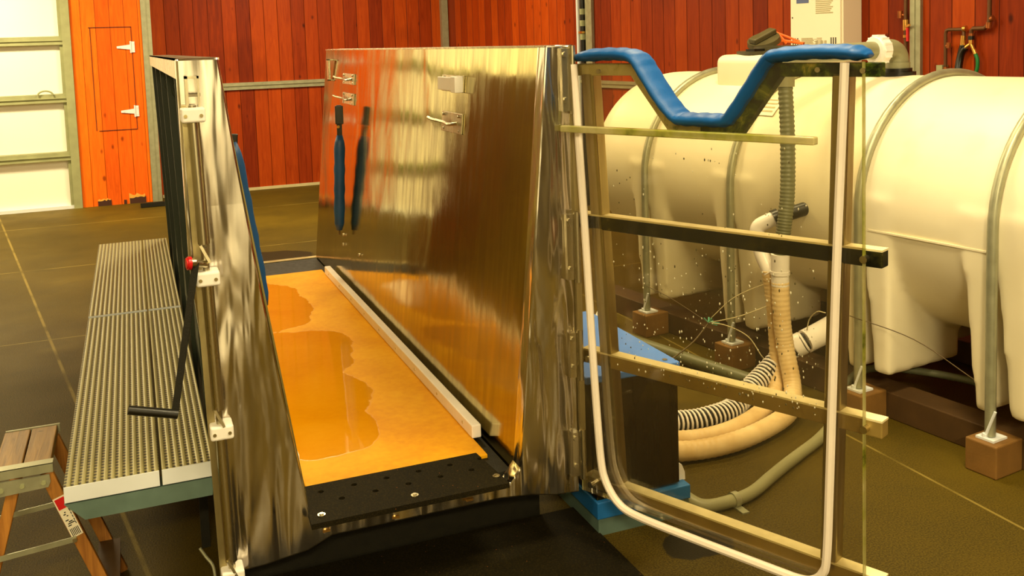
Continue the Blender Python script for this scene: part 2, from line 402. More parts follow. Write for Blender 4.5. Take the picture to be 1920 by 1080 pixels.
bm = box(box(B(), .30, XW-.04, YB-.025, YB-.001, 1.303, 1.352), .30, XW-.04, YB-.04, YB-.001, 1.352, 1.393)
struct(obj('trim_1', bm, M_galv))
struct(obj('trim_2', boxb(XW-.09, XW-.001, YB-.09, YB-.001, 0, CEIL), M_galv))          # corner post
bm = box(box(B(), .1, 6.2, -.025, -.001, 1.293, 1.333), .1, 6.2, -.04, -.001, 1.333, 1.366)
struct(obj('trim_3', bm, M_galv, M=MW))
struct(obj('trim_4', boxb(3.46, 3.575, -.035, -.001, 0, CEIL), M_galv, M=MW))            # wall post by the pipes
bm = box(box(B(), 7.515, 7.60, -.03, -.001, 0, CEIL), 7.55, 7.558, -.036, -.03, 0, CEIL)
struct(obj('trim_5', bm, M_galv, M=MW))
# orange boarded panel beside the garage door, with hatch
struct(obj('wall_panel', boxb(-.605, .175, 12.5, YB-.002, 0, CEIL), M_orange))
bm = box(box(B(), .177, .285, 12.48, YB-.002, 0, CEIL), .235, .24, 12.474, 12.48, 0, CEIL)
struct(obj('trim_6', bm, M_galv, label='galvanised steel post at the edge of the orange boards'))
hat = thing('door_2', 'flush board hatch in the orange wall panel with two white strap hinges', 'hatch', (-.18, 12.495, .905)); del hat['category']; hat['kind'] = 'structure'
bm = B()
for (a, b, c, d) in ((-.415, .06, 2.125, 2.133), (-.37, .06, .898, .905)): box(bm, a, b, 12.494, 12.4999, c, d)
for x in (-.40, .052): box(bm, x, x+.006, 12.494, 12.4999, .905, 2.13)
obj('hatch_outline', bm, M_burn, hat)
for z in (1.888, 1.118):
    bm = B(); prism(bm, [(.035, z-.065), (.085, z-.065), (.085, z+.065), (.035, z+.065)], XZ, 12.488, 12.494)
    prism(bm, [(.035, z-.03), (.035, z+.03), (-.115, z+.012), (-.115, z-.012)], XZ, 12.488, 12.494)
    cyl(bm, (.04, 12.487, z-.07), (.04, 12.487, z+.07), .009, 8)
    for q in ((.07, z+.04), (.07, z-.04), (-.08, z)): cyl(bm, (q[0], 12.489, q[1]), (q[0], 12.484, q[1]), .008, 6)
    obj('strap_hinge', bm, M_cap, hat)
bm = B()
for (x0, x1, h) in ((-.44, -.30, .10), (-.09, .09, .13)):
    pts = [(x0, .0)] + [(x1, .0)] + [(x1-(x1-x0)*k/8, h*(.72+.28*random.random())) for k in range(9)]
    prism(bm, pts, XZ, 12.496, 12.4999)
struct(obj('trim_7', bm, M_barewood))
bm = B()
for (x0, x1, h) in ((-.44, -.29, .075), (-.085, .10, .085), (-.15, -.12, .06)):
    pts = [(x0, .0)] + [(x1, .0)] + [(x1-(x1-x0)*k/8, h*(.75+.25*random.random())) for k in range(9)]
    prism(bm, pts, XZ, 12.492, 12.496)
struct(obj('trim_8', bm, M_burn))
# garage door
gd = thing('door_1', 'sectional overhead door with cream panels and grey-green rails', 'garage door', (-2.6, 12.5, 0)); del gd['category']; gd['kind'] = 'structure'
zs = [.03, .63, 1.315, 1.99, 2.67, 3.35, 3.85]
for i in range(6):
    bm = boxb(-4.6, -.72, 12.54, 12.58, zs[i]+.045 if i else .035, zs[i+1]-.04)
    obj('door_section', bm, M_door, gd, bevel=.012)
for z in zs[1:-1]:
    bm = box(box(box(B(), -4.6, -.70, 12.49, 12.56, z-.05, z+.045), -4.6, -.70, 12.475, 12.49, z-.05, z-.035), -4.6, -.70, 12.475, 12.49, z-.004, z+.004)
    obj('rail', bm, M_galv2, gd)
obj('bottom_seal', boxb(-4.6, -.70, 12.49, 12.57, .0, .04), M_cap, gd, label='pale rubber seal along the foot of the door')
bm = B(); sweep(bm, [(-.92+.08*math.cos(a), 12.47, 1.358+.05*math.sin(a)) for a in [math.pi*k/12 for k in range(13)]], .010, 6)
obj('handle', bm, M_galv2, gd, smooth=True, label='dark arched lift handle')
struct(obj('trim_9', box(box(B(), -.70, -.607, 12.47, YB-.002, 0, CEIL), -.735, -.70, 12.50, 12.52, 0, CEIL), M_galv2))

gf = thing('reflector_door', 'unseen cream sectional door added behind the viewer for the steel to reflect', 'garage door', (-.4, YF, 0)); del gf['category']; gf['kind'] = 'structure'  # added out of view as a bright surface for the steel to mirror
for i in range(5):
    obj('door_section', boxb(-2.6, 1.7, YF+.02, YF+.06, .03+i*.62, .60+i*.62), M_door, gf, bevel=.012)
for i in range(1, 5): obj('rail', boxb(-2.65, 1.75, YF+.02, YF+.09, .60+i*.62-.62, .65+i*.62-.62), M_galv2, gf)
for x in (-2.7, -1.2, .3, 1.7): obj('stile', boxb(x, x+.07, YF+.02, YF+.10, 0, 3.15), M_galv2, gf)  # dark uprights added for contrast in the steel reflections

# ------------------------------------------------------------------ treadmill
tm = thing('underwater_treadmill', 'large stainless steel underwater treadmill with yellow belt and open clear door', 'treadmill', (.8, 5.0, 0))
Y0, Y1 = 3.03, 6.98
# inner wall sheets
def side(xin_t, xin_b, sgn, name):
    bm = B()
    t = .006*sgn
    hexa(bm, [(xin_b, Y0+.05, .285), (xin_b, Y1, .285), (xin_b+t, Y1, .285), (xin_b+t, Y0+.05, .285),
              (xin_t, Y0+.05, 1.795), (xin_t, Y1, 1.795), (xin_t+t, Y1, 1.795), (xin_t+t, Y0+.05, 1.795)])
    return bm
obj('side_wall', side(1.33, 1.180, 1, ''), M_wall_steel, tm, label='right side wall, brushed with brown water stains')
obj('side_wall', side(.250, .462, -1, ''), steel('dull_stainless_sheet', (.50, .42, .16), .38, False, 1, (9, 9, 1), .1), tm, label='left side wall')
# top lips
obj('top_lip', box(box(B(), 1.325, 1.435, Y0+.02, Y1, 1.790, 1.797), 1.429, 1.435, Y0+.02, Y1, 1.70, 1.797), M_steel, tm)
obj('top_lip', box(box(B(), .137, .256, Y0+.02, Y1, 1.790, 1.797), .137, .143, Y0+.02, Y1, 1.732, 1.797), M_steel, tm)
# ribs
for sgn, (ti, bi, to, bo) in ((-1, (.243, .455, .145, .188)), (1, (1.337, 1.187, 1.425, 1.39))):
    for y in (3.62, 4.40, 5.25, 6.1, 6.94):
        def X(a, b, z): return a+(b-a)*(1.79-z)/1.5
        bm = B(); poly = [(X(ti, bi, 1.73), 1.73), (X(to, bo, 1.73), 1.73), (X(to, bo, .3), .3), (X(ti, bi, .3), .3)]
        prism(bm, poly, XZ, y-.012, y+.012)
        # collar round the through pipe
        cx = (X(ti, bi, 1.66)+X(to, bo, 1.66))/2
        ring = [(cx+.035*math.cos(a), y-.02, 1.655+.04*math.sin(a)) for a in [2*math.pi*k/16 for k in range(17)]]
        sweep(bm, ring, .006, 6)
        obj('rib', bm, M_dkgreen, tm)
    cx = .20 if sgn < 0 else 1.38
    obj('stiffener_pipe', cyl(B(), (cx, 3.1, 1.655), (cx, 6.9, 1.655), .014, 10), M_pvc, tm, smooth=True)
# dark sheet standing in for the shadow on the steel behind the ribs
bm = hexa(B(), [(.20, Y0+.6, .26), (.20, Y1-.05, .26), (.205, Y1-.05, .26), (.205, Y0+.6, .26), (.19, Y0+.6, 1.6), (.19, Y1-.05, 1.6), (.195, Y1-.05, 1.6), (.195, Y0+.6, 1.6)])
obj('shade_panel', bm, M_dkgreen, tm, label='dark panel added for the shaded steel behind the ribs')
# front end frame: U-shaped plate with rolled inner edge
def U(dx=0):
    o = [(.131, 1.797), (.134, 1.17), (.165, .78), (.192, .30), (.196, .185), (.30, .188), (.44, .205), (.52, .238), (1.10, .238), (1.22, .226), (1.32, .205), (1.405, .20), (1.408, .62), (1.410, 1.1), (1.415, 1.797)]
    inn = [(1.325, 1.797), (1.290, 1.42), (1.252, 1.03), (1.212, .64), (1.188, .40), (1.180, .335), (1.140, .285), (.485, .285), (.455, .31), (.425, .50), (.385, .75), (.334, 1.12), (.290, 1.47), (.252, 1.797)]
    return o+inn
bm = prism(B(), U(), XZ, Y0, Y0+.075)
obj('end_frame', bm, M_wavy, tm, bevel=.006, seg=2, label='rippled stainless end frame around the doorway')
bm = prism(B(), [(x, z) for x, z in U()], XZ, Y1-.02, Y1+.02)
bm.free()
bm = B()
box(bm, .19, 1.40, Y1-.03, Y1+.03, .20, .30)
obj('rear_sill', bm, M_frame, tm)
# sill bolts
bm = B()
for x, z in ((.73, .257), (.99, .262), (.50, .262)): box(bm, x-.012, x+.012, Y0-.006, Y0, z-.005, z+.003)
pieces('sill_bolt', bm, M_brass, tm)
# tray below belt
obj('belt_bed', boxb(.47, 1.175, Y0+.08, Y1-.03, .20, .295), M_black, tm)
obj('plinth', boxb(.24, 1.36, 3.30, Y1-.1, 0, .20), M_black, tm)
obj('belt', boxb(.475, 1.134, 3.235, 6.50, .296, .311), M_belt, tm, bevel=.003, label='yellow belt with wet patches')
bm = boxb(1.128, 1.166, 3.39, 6.36, .311, .362)
gr = obj('guard_strip', bm, M_pvc, tm, bevel=.004, label='white strip along the right of the belt')
obj('guard_strip', boxb(.460, .483, 3.42, 6.36, .311, .362), M_pvc, tm, bevel=.004, label='white strip along the left of the belt')
bm = B()
for k in range(9): cyl(bm, (1.1285, 3.5+k*.34, .337), (1.1262, 3.5+k*.34, .337), .006, 8)
pieces('screw', bm, M_frame, gr)
# rubber entry mat with holes
def entry_mat():
    bm = B()
    a0, a1, y0, y1 = .448, 1.108, 2.950, 3.225
    xs = [(.51, 3.163), (.624, 3.166), (.738, 3.168), (.853, 3.17), (.968, 3.17), (1.082, 3.171), (.566, 3.086), (.68, 3.089), (.795, 3.092), (.91, 3.096), (1.024, 3.099)]
    prism(bm, [(a0-.006, y0), (a1, y0-.001), (a1-.022, y1), (a0+.008, y1)], XY, .312, .330)
    return bm, xs
bm, holes = entry_mat()
em = obj('entry_mat', bm, M_mat, tm, bevel=.003, label='black rubber mat over the door sill')
cut = B()
for x, y in holes: cyl(cut, (x, y, .30), (x, y, .345), .0105, 12)
me = bpy.data.meshes.new('cut'); cut.to_mesh(me); cut.free(); co_ = bpy.data.objects.new('cut', me); COL.objects.link(co_)
md = em.modifiers.new('h', 'BOOLEAN'); md.object = co_; md.operation = 'DIFFERENCE'; md.solver = 'EXACT'
co_.matrix_world = Matrix.Identity(4)
em.modifiers.move(1, 0)
bpy.context.view_layer.update()
dg = bpy.context.evaluated_depsgraph_get(); nm = bpy.data.meshes.new_from_object(em.evaluated_get(dg)); em.modifiers.clear(); em.data = nm
# (the cutter sits in world space, the mat is parented at identity offset handled below)
bpy.data.objects.remove(co_)
for x, y in ((.482, 2.997), (.79, 2.997), (1.084, 3.012)):
    bm = cyl(B(), (x, y, .328), (x, y, .334), .013, 16); cyl(bm, (x, y, .334), (x, y, .338), .007, 6)
    obj('bolt', bm, M_steel, em, smooth=True, label='silver dome bolt')
# latch rod on the left end frame
lr = None
bm = B()
cz = [(.167, 1.632), (.180, 1.143), (.193, .669), (.200, .209)]
def rodx(z): return .167+(.200-.167)*(1.632-z)/1.42
segs = [(1.66, 1.60, .011), (1.61, 1.246, .0175), (1.235, 1.16, .010), (1.13, .734, .0175), (.73, .68, .010), (.65, .253, .0175), (.25, .17, .011)]
for a, b, r in segs: cyl(bm, (rodx(a), 2.985, a), (rodx(b), 2.985, b), r, 16)
for a in (1.22, .715, .24):
    bar(bm, (rodx(a)-.012, 2.97, a+.025), (rodx(a)+.012, 2.965, a-.028), .008, .022, (0, 1, 0))
rod = obj('latch_rod', bm, M_steel, tm, smooth=True)
bm = B()
bar(bm, (.147, 3.012, 1.66), (.176, 3.012, .19), .022, .022, (0, 1, 0))
obj('edge_strip', bm, M_frame, tm)
for x, z in cz:
    bm = boxb(x-.034, x+.034, 2.955, 3.028, z-.022, z+.022)
    cb = obj('clamp_block', bm, M_white, tm, bevel=.007, seg=3, label='white plastic clamp block')
    bm = B()
    for s in (-1, 1): cyl(bm, (x+s*.022, 2.956, z-.002), (x+s*.022, 2.953, z-.002), .0055, 10)
    pieces('screw', bm, M_frame, cb)
bm = box(box(box(B(), .150, .158, 2.985, 3.03, 1.64, 1.745), .184, .190, 2.985, 3.03, 1.64, 1.745), .15, .19, 2.985, 3.03, 1.738, 1.745)
cyl(bm, (.15, 2.995, 1.69), (.192, 2.995, 1.69), .005, 8)
obj('latch_bracket', bm, M_steel, tm)
crank = obj('crank', cyl(cyl(B(), (.178, 2.975, 1.185), (.140, 2.955, 1.200), .011, 12), (.146, 2.955, 1.198), (.130, 2.95, 1.2), .014, 12), M_steel, tm, smooth=True)
bm = bar(B(), (.148, 2.955, 1.2), (.061, 2.93, .757), .010, .020, (1, 0, 0))
obj('crank_arm', bm, M_black, crank, bevel=.002)
obj('crank_handle', cyl(B(), (.070, 2.93, .760), (-.063, 2.925, .798), .0135, 14), M_blackp, crank, smooth=True, label='black grip on the crank')
obj('crank_knob', cyl(cyl(B(), (.134, 2.95, 1.199), (.124, 2.948, 1.2), .020, 16), (.128, 2.949, 1.2), (.12, 2.948, 1.2), .016, 16), M_red, crank, smooth=True, label='red end knob on the crank')
# wall brackets on the right inner wall
def xw(z): return 1.180+(1.33-1.180)*(z-.285)/1.51
def bracket(y, z, w, h, hook=True, name='strap_bracket'):
    x = xw(z)
    bm = hexa(B(), [(xw(z-h)-.008, y-w, z-h), (xw(z-h)-.008, y+w, z-h), (xw(z-h), y+w, z-h), (xw(z-h), y-w, z-h), (xw(z+h)-.008, y-w, z+h), (xw(z+h)-.008, y+w, z+h), (xw(z+h), y+w, z+h), (xw(z+h), y-w, z+h)])
    for sy in (-1, 1):
        for sz in (-1, 1): cyl(bm, (x-.004, y+sy*w*.75, z+sz*h*.7), (x-.014, y+sy*w*.75, z+sz*h*.7), .006, 8)
    b = obj(name, bm, M_steel, tm, bevel=.002)
    if hook:
        bm = sweep(B(), spline([(x-.008, y-w*.6, z+.0), (x-.035, y-w*.3, z-.004), (x-.03, y+w*.4, z), (x-.045, y+w*1.2, z+.006), (x-.05, y+w*1.5, z+.012)], 5), .007, 8)
        obj('hook', bm, M_steel, b, smooth=True)
    return b
bracket(6.15, 1.606, .17, .034)
bracket(6.13, 1.482, .17, .036)
b = bracket(4.02, 1.640, .15, .036, False, 'latch_keeper')
obj('keeper_block', box(box(B(), xw(1.64)-.045, xw(1.64)-.006, 3.87, 3.93, 1.605, 1.674), xw(1.64)-.03, xw(1.64)-.004, 3.93, 4.16, 1.610, 1.668), M_white, b, bevel=.003)
bracket(4.0, 1.472, .14, .044)
bm = box(box(box(B(), 1.285, 1.325, 6.70, 6.76, 1.58, 1.59), 1.285, 1.325, 6.70, 6.76, 1.72, 1.73), 1.285, 1.30, 6.70, 6.76, 1.58, 1.73)
obj('latch_bracket', bm, M_steel, tm, bevel=.002)
bm = B()
for y, z in ((6.06, .62), (6.05, .56), (5.60, .58)): cyl(bm, (xw(z)-.002, y, z), (xw(z)-.012, y, z), .011, 10)
pieces('drain_stud', bm, M_steel, tm, smooth=True)

# ---- door, local frame: x along door from the hinge, y away from the camera, z up
ang = math.atan2(-.904, .427)
MD = Matrix.Translation((1.42, 3.03, 0)) @ Matrix.Rotation(ang, 4, 'Z')
TUBE_L = [(.060, 1.71), (.085, 1.21), (.118, .72), (.150, .40), (.175, .27)]
def dbox(bm, t0, t1, n0, n1, z0, z1): return box(bm, t0, t1, n0, n1, z0, z1)
# steel frame (behind the acrylic: n 0.014..)
bm = B()
L = [(.060, 1.715), (.145, .30)]; R = [(.965, 1.715), (.915, .30)]
def strip(bm, pa, pb, w, n0, n1):
    (x0, z0), (x1, z1) = pa, pb
    hexa(bm, [(x1-w/2, n0, z1), (x1+w/2, n0, z1), (x1+w/2, n1, z1), (x1-w/2, n1, z1), (x0-w/2, n0, z0), (x0+w/2, n0, z0), (x0+w/2, n1, z0), (x0-w/2, n1, z0)])
strip(bm, (.052, 1.70), (.128, .235), .05, .016, .066)
strip(bm, (.957, 1.70), (.912, .235), .05, .016, .066)
dr = obj('door', bm, M_frame, tm, M=MD, bevel=.005, label='open clear door in a stained steel frame with blue padding')
for (z0, z1, mt, lb) in ((1.158, 1.208, M_mold, 'crossbar blackened with mould'), (.672, .722, M_bar, 'golden brown crossbar'), (.215, .258, M_bar, 'bottom crossbar')):
    bm = dbox(B(), .0, 1.075, .016, .060, z0, z1)
    obj('crossbar', bm, mt, dr, M=MD, bevel=.004, label=lb)
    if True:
        obj('crossbar_highlight', dbox(B(), .0, 1.075, .0155, .0605, z1-.004, z1+.002), M_edge, dr, M=MD)  # thin pale strip, a painted bright edge on each bar
bm = B()
for z in (1.182, .695, .235):
    for t in (.035, 1.03): cyl(bm, (t, .016, z), (t, -.006, z), .011, 10)
for t, z in ((.12, 1.705), (.90, 1.708), (1.03, 1.705)): cyl(bm, (t, .0, z), (t, -.008, z), .008, 10)
pieces('bolt', bm, M_steel, dr, M=MD, smooth=True)
NOTCH = [(-.0, 1.733), (.255, 1.733), (.410, 1.540), (.612, 1.540), (.752, 1.730), (1.026, 1.730)]
sheet = [(.0, .205)] + NOTCH + [(1.026, .205)]
obj('acrylic_panel', prism(B(), sheet, lambda a, b, d: (a, d, b), 0, .014), M_acrylic, dr, M=MD, label='clear sheet spotted with water drops')
# acrylic edges: thin bright edge at the free side is part of the sheet's own polished rim
bm = B(); dbox(bm, 1.026, 1.029, -.001, .015, .205, 1.73); dbox(bm, -.003, .0, -.001, .015, .205, 1.73)
pieces('sheet_edge', bm, M_shelf, dr, M=MD)
# top rail following the notch
low = [(-.0, 1.690), (.236, 1.690), (.392, 1.497), (.630, 1.497), (.772, 1.687), (1.068, 1.687)]
up = [(1.068, 1.726), (.752, 1.727), (.612, 1.537), (.410, 1.537), (.255, 1.730), (0, 1.730)]
left_rail = [(0, 1.690), (.236, 1.690), (.392, 1.497), (.50, 1.497), (.50, 1.537), (.410, 1.537), (.255, 1.730), (0, 1.730)]
right_rail = [(.50, 1.497), (.630, 1.497), (.772, 1.687), (1.068, 1.687), (1.068, 1.726), (.752, 1.727), (.612, 1.537), (.50, 1.537)]
obj('top_rail', prism(B(), left_rail, lambda a, b, d: (a, d, b), .016, .056), M_rail, dr, M=MD, bevel=.003, label='left half of the top rail')
obj('top_rail', prism(B(), right_rail, lambda a, b, d: (a, d, b), .016, .056), M_algae, dr, M=MD, bevel=.003, label='right half of the top rail, green with algae')
# gasket
g = [(.022, 1.730), (.050, 1.214), (.072, .746), (.088, .462), (.099, .335), (.112, .285), (.136, .245), (.168, .215), (.21, .198), (.292, .191), (.46, .189), (.746, .189), (.84, .191), (.885, .205), (.912, .235), (.925, .29), (.935, .519), (.958, 1.152), (.984, 1.728)]
gp = spline([(a, -.016, b) for a, b in g], 5)
obj('gasket', sweep(B(), gp, .013, 8, ry=.014, up=(0, 1, 0)), M_gasket, dr, M=MD, smooth=True, label='cream rubber door seal')
# acrylic shelf strip standing proud of the sheet
obj('acrylic_strip', dbox(B(), -.008, .915, -.062, -.034, 1.500, 1.523), M_shelf, dr, M=MD, bevel=.004, label='clear acrylic strip across the upper door')
bm = B()
for t in (.05, .45, .85): cyl(bm, (t, -.034, 1.511), (t, 0, 1.511), .008, 8)
pieces('standoff', bm, M_shelf, dr, M=MD)
# padding over the notch
P = [(-.012, 1.745), (.05, 1.757), (.14, 1.762), (.225, 1.758), (.268, 1.742), (.30, 1.70), (.365, 1.612), (.415, 1.562), (.445, 1.552), (.52, 1.552), (.588, 1.553), (.618, 1.572), (.68, 1.655), (.735, 1.732), (.765, 1.749), (.85, 1.757), (.95, 1.757), (1.01, 1.752), (1.035, 1.745)]
pp = spline([(a, .030, b) for a, b in P], 6); n = len(pp)
rr = []
for i in range(n):
    s = i/(n-1); e = min(1, min(s, 1-s)*9+.45)
    rr.append(.060*e)
rz = []
for i, q in enumerate(pp):
    s = i/(n-1); e = min(1, min(s, 1-s)*10+.35); rz.append(.0215*e*(1+.07*math.sin(i*1.7)))
obj('padding', sweep(B(), pp, rz, 20, ry=rr, up=(0, 1, 0)), M_blue, dr, M=MD, smooth='all', label='blue vinyl padding over the notched top')
# drops
bm = B(); bm2 = B()
for i in range(420):
    t = .16+random.random()*.74; z = .78+random.random()*.70 if i % 3 == 0 else .70+random.random()**1.3*.45
    if random.random() < .5 and i % 3: t = .45+random.gauss(.15, .16)
    if not (.15 < t < .9): continue
    if 1.15 < z < 1.215: continue
    r = .0012+random.random()*.0018
    tgt = bm if random.random() < .55 else bm2
    bmesh.ops.create_icosphere(tgt, subdivisions=1, radius=1, matrix=Matrix.Translation((t, -.001, z)) @ Matrix.Diagonal((r, .0012, r*(1.2+random.random()), 1)))
obj('water_drops', bm, M_drop, dr, M=MD, kind='stuff', smooth='all')
obj('dirt_specks', bm2, M_dirt, dr, M=MD, kind='stuff')
# hinges on the right edge of the end frame
for z0, z1 in ((1.56, 1.795), (.97, 1.22), (.62, .80), (.26, .44)):
    bm = cyl(B(), (1.412, 3.005, z0), (1.412, 3.005, z1), .011, 12)
    box(bm, 1.375, 1.412, 3.010, 3.03, z0+.01, z1-.01)
    cyl(bm, (1.385, 3.012, z0+.05), (1.385, 3.002, z0+.05), .009, 8); cyl(bm, (1.385, 3.012, z1-.03), (1.385, 3.002, z1-.03), .009, 8)
    obj('hinge', bm, M_steel, tm, smooth=True)

obj('hinge_leaf', boxb(1.408, 1.428, 3.012, 3.04, .25, 1.79), M_frame, tm)
# padded straps hanging from the hooks
def strap(x, y, zt, zb, lean, lab, r=.030, bl=.19):
    t = thing('padded_chest_strap', lab, 'strap', (x, y, zb), 'padded blue straps hanging inside the treadmill')
    pts = [(x+lean*(1-k/14), y, zb+(zt-zb)*k/14) for k in range(15)]
    pts = [(a-lean*1 if False else a, b, c) for a, b, c in pts]
    rad = [r*(.55 if k in (0, 14) else .9 if k in (1, 13) else 1+.08*math.sin(k*2.3)) for k in range(15)]
    obj('sleeve', sweep(B(), pts, rad, 14), M_bluedk, t, smooth='all', label='blue padded sleeve')
    xt = pts[-1][0]
    bm = bar(B(), (xt, y, zt-.02), (xt+.004, y, zt+bl), .032, .010, (0, 1, 0))
    if bl > .1: bar(bm, (xt+.002, y-.002, zt+.07), (xt+.004, y, zt+.185), .050, .018, (0, 1, 0))
    obj('buckle_strap', bm, M_blackp, t, bevel=.004, label='black webbing end with buckle')
    if bl > .1: obj('rivet', cyl(B(), (xt-.006, y-.012, zt+.055), (xt-.010, y-.020, zt+.055), .009, 10), M_brass, t)
    bm = cyl(B(), (pts[0][0], y, zb+.01), (pts[0][0], y, zb-.03), .006, 8)
    obj('end_cord', bm, M_wire, t)
strap(1.200, 6.00, 1.262, .665, -.03, 'blue padded strap with black buckle hanging on the right steel wall', .034)
strap(.328, 3.56, 1.49, .885, .078, 'blue padded strap seen edge-on beyond the rippled left end post', .026, .03)

# ------------------------------------------------------------------ side platform
pf = thing('side_platform', 'perforated aluminium walkway along the left of the treadmill', 'platform', (-.05, 5, 0))
for (x0, x1) in ((-.258, .010), (.016, .168)):
    for (y0, y1, z) in ((3.065, 5.025, .547), (5.040, 6.94, .553)):
        bm = boxb(x0, x1, y0, y1, z-.048, z)
        d = obj('deck_plank', bm, M_deck, pf, bevel=.002)
        obj('end_cap', boxb(x0+.001, x1-.001, y0-.005, y0, z-.048, z-.001), M_cap, d, label='pale painted end cap')
bm = hexa(B(), [(-.205, 3.062, .437), (.16, 3.062, .437), (.16, 3.14, .437), (-.205, 3.14, .437), (-.259, 3.062, .494), (.166, 3.062, .494), (.166, 3.14, .494), (-.259, 3.14, .494)])
obj('cross_beam', bm, M_beamgreen, pf, label='green-grey front beam')
bm = B()
for x in (-.25, .13): box(bm, x, x+.03, 3.14, 6.9, .44, .498)
pieces('side_beam', bm, M_galv2, pf)
for x in (-.24, .13):
    for y in (5.0, 6.8): obj('leg', boxb(x, x+.03, y, y+.03, 0, .44), M_galv2, pf)
for x in (.14,): obj('leg', boxb(x, x+.03, 3.6, 3.63, 0, .44), M_black, pf)

# ------------------------------------------------------------------ step ladder
ld = thing('stepladder', 'small wooden stepladder with metal braces beside the walkway', 'ladder', (-.38, 3.42, 0))
pieces('top_board', box(box(B(), -.465, -.386, 3.255, 3.582, .526, .557), -.382, -.304, 3.255, 3.582, .526, .557), M_ladtop, ld, bevel=.003, label='worn wooden top board')
for y0, y1 in ((3.240, 3.254), (3.583, 3.590)):
    bm = B(); prism(bm, [(-.463, .5596), (-.297, .5596), (-.297, .530), (-.463, .530)], XZ, y0, y1)
    if y0 < 3.4: box(bm, -.463, -.297, 3.240, 3.277, .5572, .560)
    obj('cap_edging', bm, M_galv, ld, label='galvanised edging of the top')
    bm = B(); prism(bm, [(-.463, .525), (-.308, .525), (-.306, .502), (-.313, .486), (-.463, .480)], XZ, y0-.005, y0+.002)
    p = obj('end_plate', bm, M_galv, ld, label='galvanised end plate')
    bm = B()
    for x, z in ((-.325, .503), (-.385, .504), (-.443, .500)): cyl(bm, (x, y0-.005, z), (x, y0-.011, z), .007, 10)
    pieces('rivet', bm, M_galv2, p)
for y in (3.257, 3.560):
    obj('front_rail', bar(B(), (-.3186, y, .525), (-.1316, y, 0), .024, .039, (1, 0, 0)), M_ladder, ld, bevel=.003)
    obj('back_leg', bar(B(), (-.4025, y, .525), (-.552, y, 0), .022, .0345, (1, 0, 0)), M_ladder, ld, bevel=.003)
    sb = obj('spreader', bar(B(), (-.245, y-.0175, .301), (-.500, y-.0175, .2815), .003, .0172), M_galv, ld, label='metal spreader bar')
    pieces('rivet', cyl(B(), (-.2507, y-.019, .300), (-.2507, y-.026, .300), .007, 10), M_steel, sb)
obj('step', bar(B(), (-.165, 3.27, .12), (-.165, 3.548, .12), .07, .018), M_brown, ld)
dv = Vector((-.1316+.3186, 0, -.525)).normalized(); nv = Vector((-dv.z, 0, dv.x)) * -1
o0 = Vector((-.3186, 3.2436, .525))+dv*.086
G = 1.15
def stq(bm, a0, a1, b0, b1, off):
    q = [o0+dv*a*G+nv*b*G+Vector((0, off, 0)) for a, b in ((a0, b0), (a1, b0), (a1, b1), (a0, b1))]
    q2 = [p+Vector((0, .0008, 0)) for p in q]
    hexa(bm, [q[0], q[1], q[2], q[3], q2[0], q2[1], q2[2], q2[3]])
bm = B(); stq(bm, 0, .125, -.015, .015, -.0005)
st = obj('sticker', bm, M_label, ld, label='white sticker with red patch and barcode')
bm = B()
stq(bm, .004, .036, -.013, .012, -.0012); obj('red_patch', bm, M_red, st)
bm = B()
for k in range(6): stq(bm, .098, .121, -.011+k*.004, -.009+k*.004, -.0012)
for a, b0, b1 in ((.042, -.012, -.009), (.046, .000, .004), (.052, .002, .008), (.058, -.002, .002), (.070, .002, .010), (.076, -.006, .004), (.081, -.010, .008), (.087, .001, .010)): stq(bm, a, a+.003, b0, b1, -.0012)
for k in range(5): stq(bm, .043+k*.010, .050+k*.010, -.012, -.010, -.0012)
obj('printed_marks', bm, M_ink, st)

# bent rod by the post foot
bm = sweep(B(), spline([(.117, 3.2, .205), (.135, 3.19, .175), (.153, 3.18, .147), (.158, 3.17, .10), (.160, 3.16, .0)], 4), .005, 8)
rd = tag(obj('bent_rod', bm, M_galv, smooth=True), 'thin bent metal rod standing behind the foot of the left end post', 'rod')
# front floor mat
pts = [(-.02, 1.6), (1.50, 1.6), (1.50, 2.75), (1.497, 3.1), (1.525, 3.36), (1.50, 3.42), (1.40, 3.44), (1.40, 3.25), (.22, 3.25), (.20, 3.42), (.08, 3.42), (.02, 3.30)]
pts = [(-.02, 2.45), (1.50, 2.45), (1.502, 2.75), (1.497, 3.1), (1.515, 3.24), (1.49, 3.28), (.10, 3.28), (.05, 3.25)]
tag(obj('rubber_mat', prism(B(), pts, XY, .0005, .012), M_mat), 'black speckled rubber mat on the floor in front of the treadmill', 'mat')
bm = bar(B(), (.03, 12.07, .03), (.40, 12.07, .03), .05, .05)
tag(obj('steel_bar', bm, M_black), 'short black bar lying on the floor below the galvanised corner post', 'bar')

# ------------------------------------------------------------------ pump cabinet
pc = thing('pump_cabinet', 'dark steel cabinet with light blue lid behind the open door', 'cabinet', (1.67, 3.4, 0))
obj('body', boxb(1.493, 1.842, 3.07, 3.80, .13, .575), M_box, pc, bevel=.003)
lidb = obj('lid', boxb(1.452, 1.842, 3.05, 3.82, .577, .606), M_bluepaint, pc, bevel=.006, seg=3, label='light blue painted lid')
obj('screw', cyl(B(), (1.80, 3.09, .605), (1.80, 3.09, .609), .010, 10), M_steel, lidb)
obj('base_frame', box(box(B(), 1.485, 1.63, 3.05, 3.82, .066, .130), 1.632, 1.878, 3.05, 3.82, .068, .122), M_bluebase, pc, bevel=.004, label='blue painted timber base')
obj('plinth', boxb(1.492, 1.874, 3.06, 3.80, 0, .066), M_beamgreen, pc)
bm = B(); prism(bm, [(1.845, .12), (1.885, .12), (1.884, .15), (1.872, .18), (1.845, .195)], XZ, 3.10, 3.13)
obj('side_bracket', bm, M_pvc, pc)

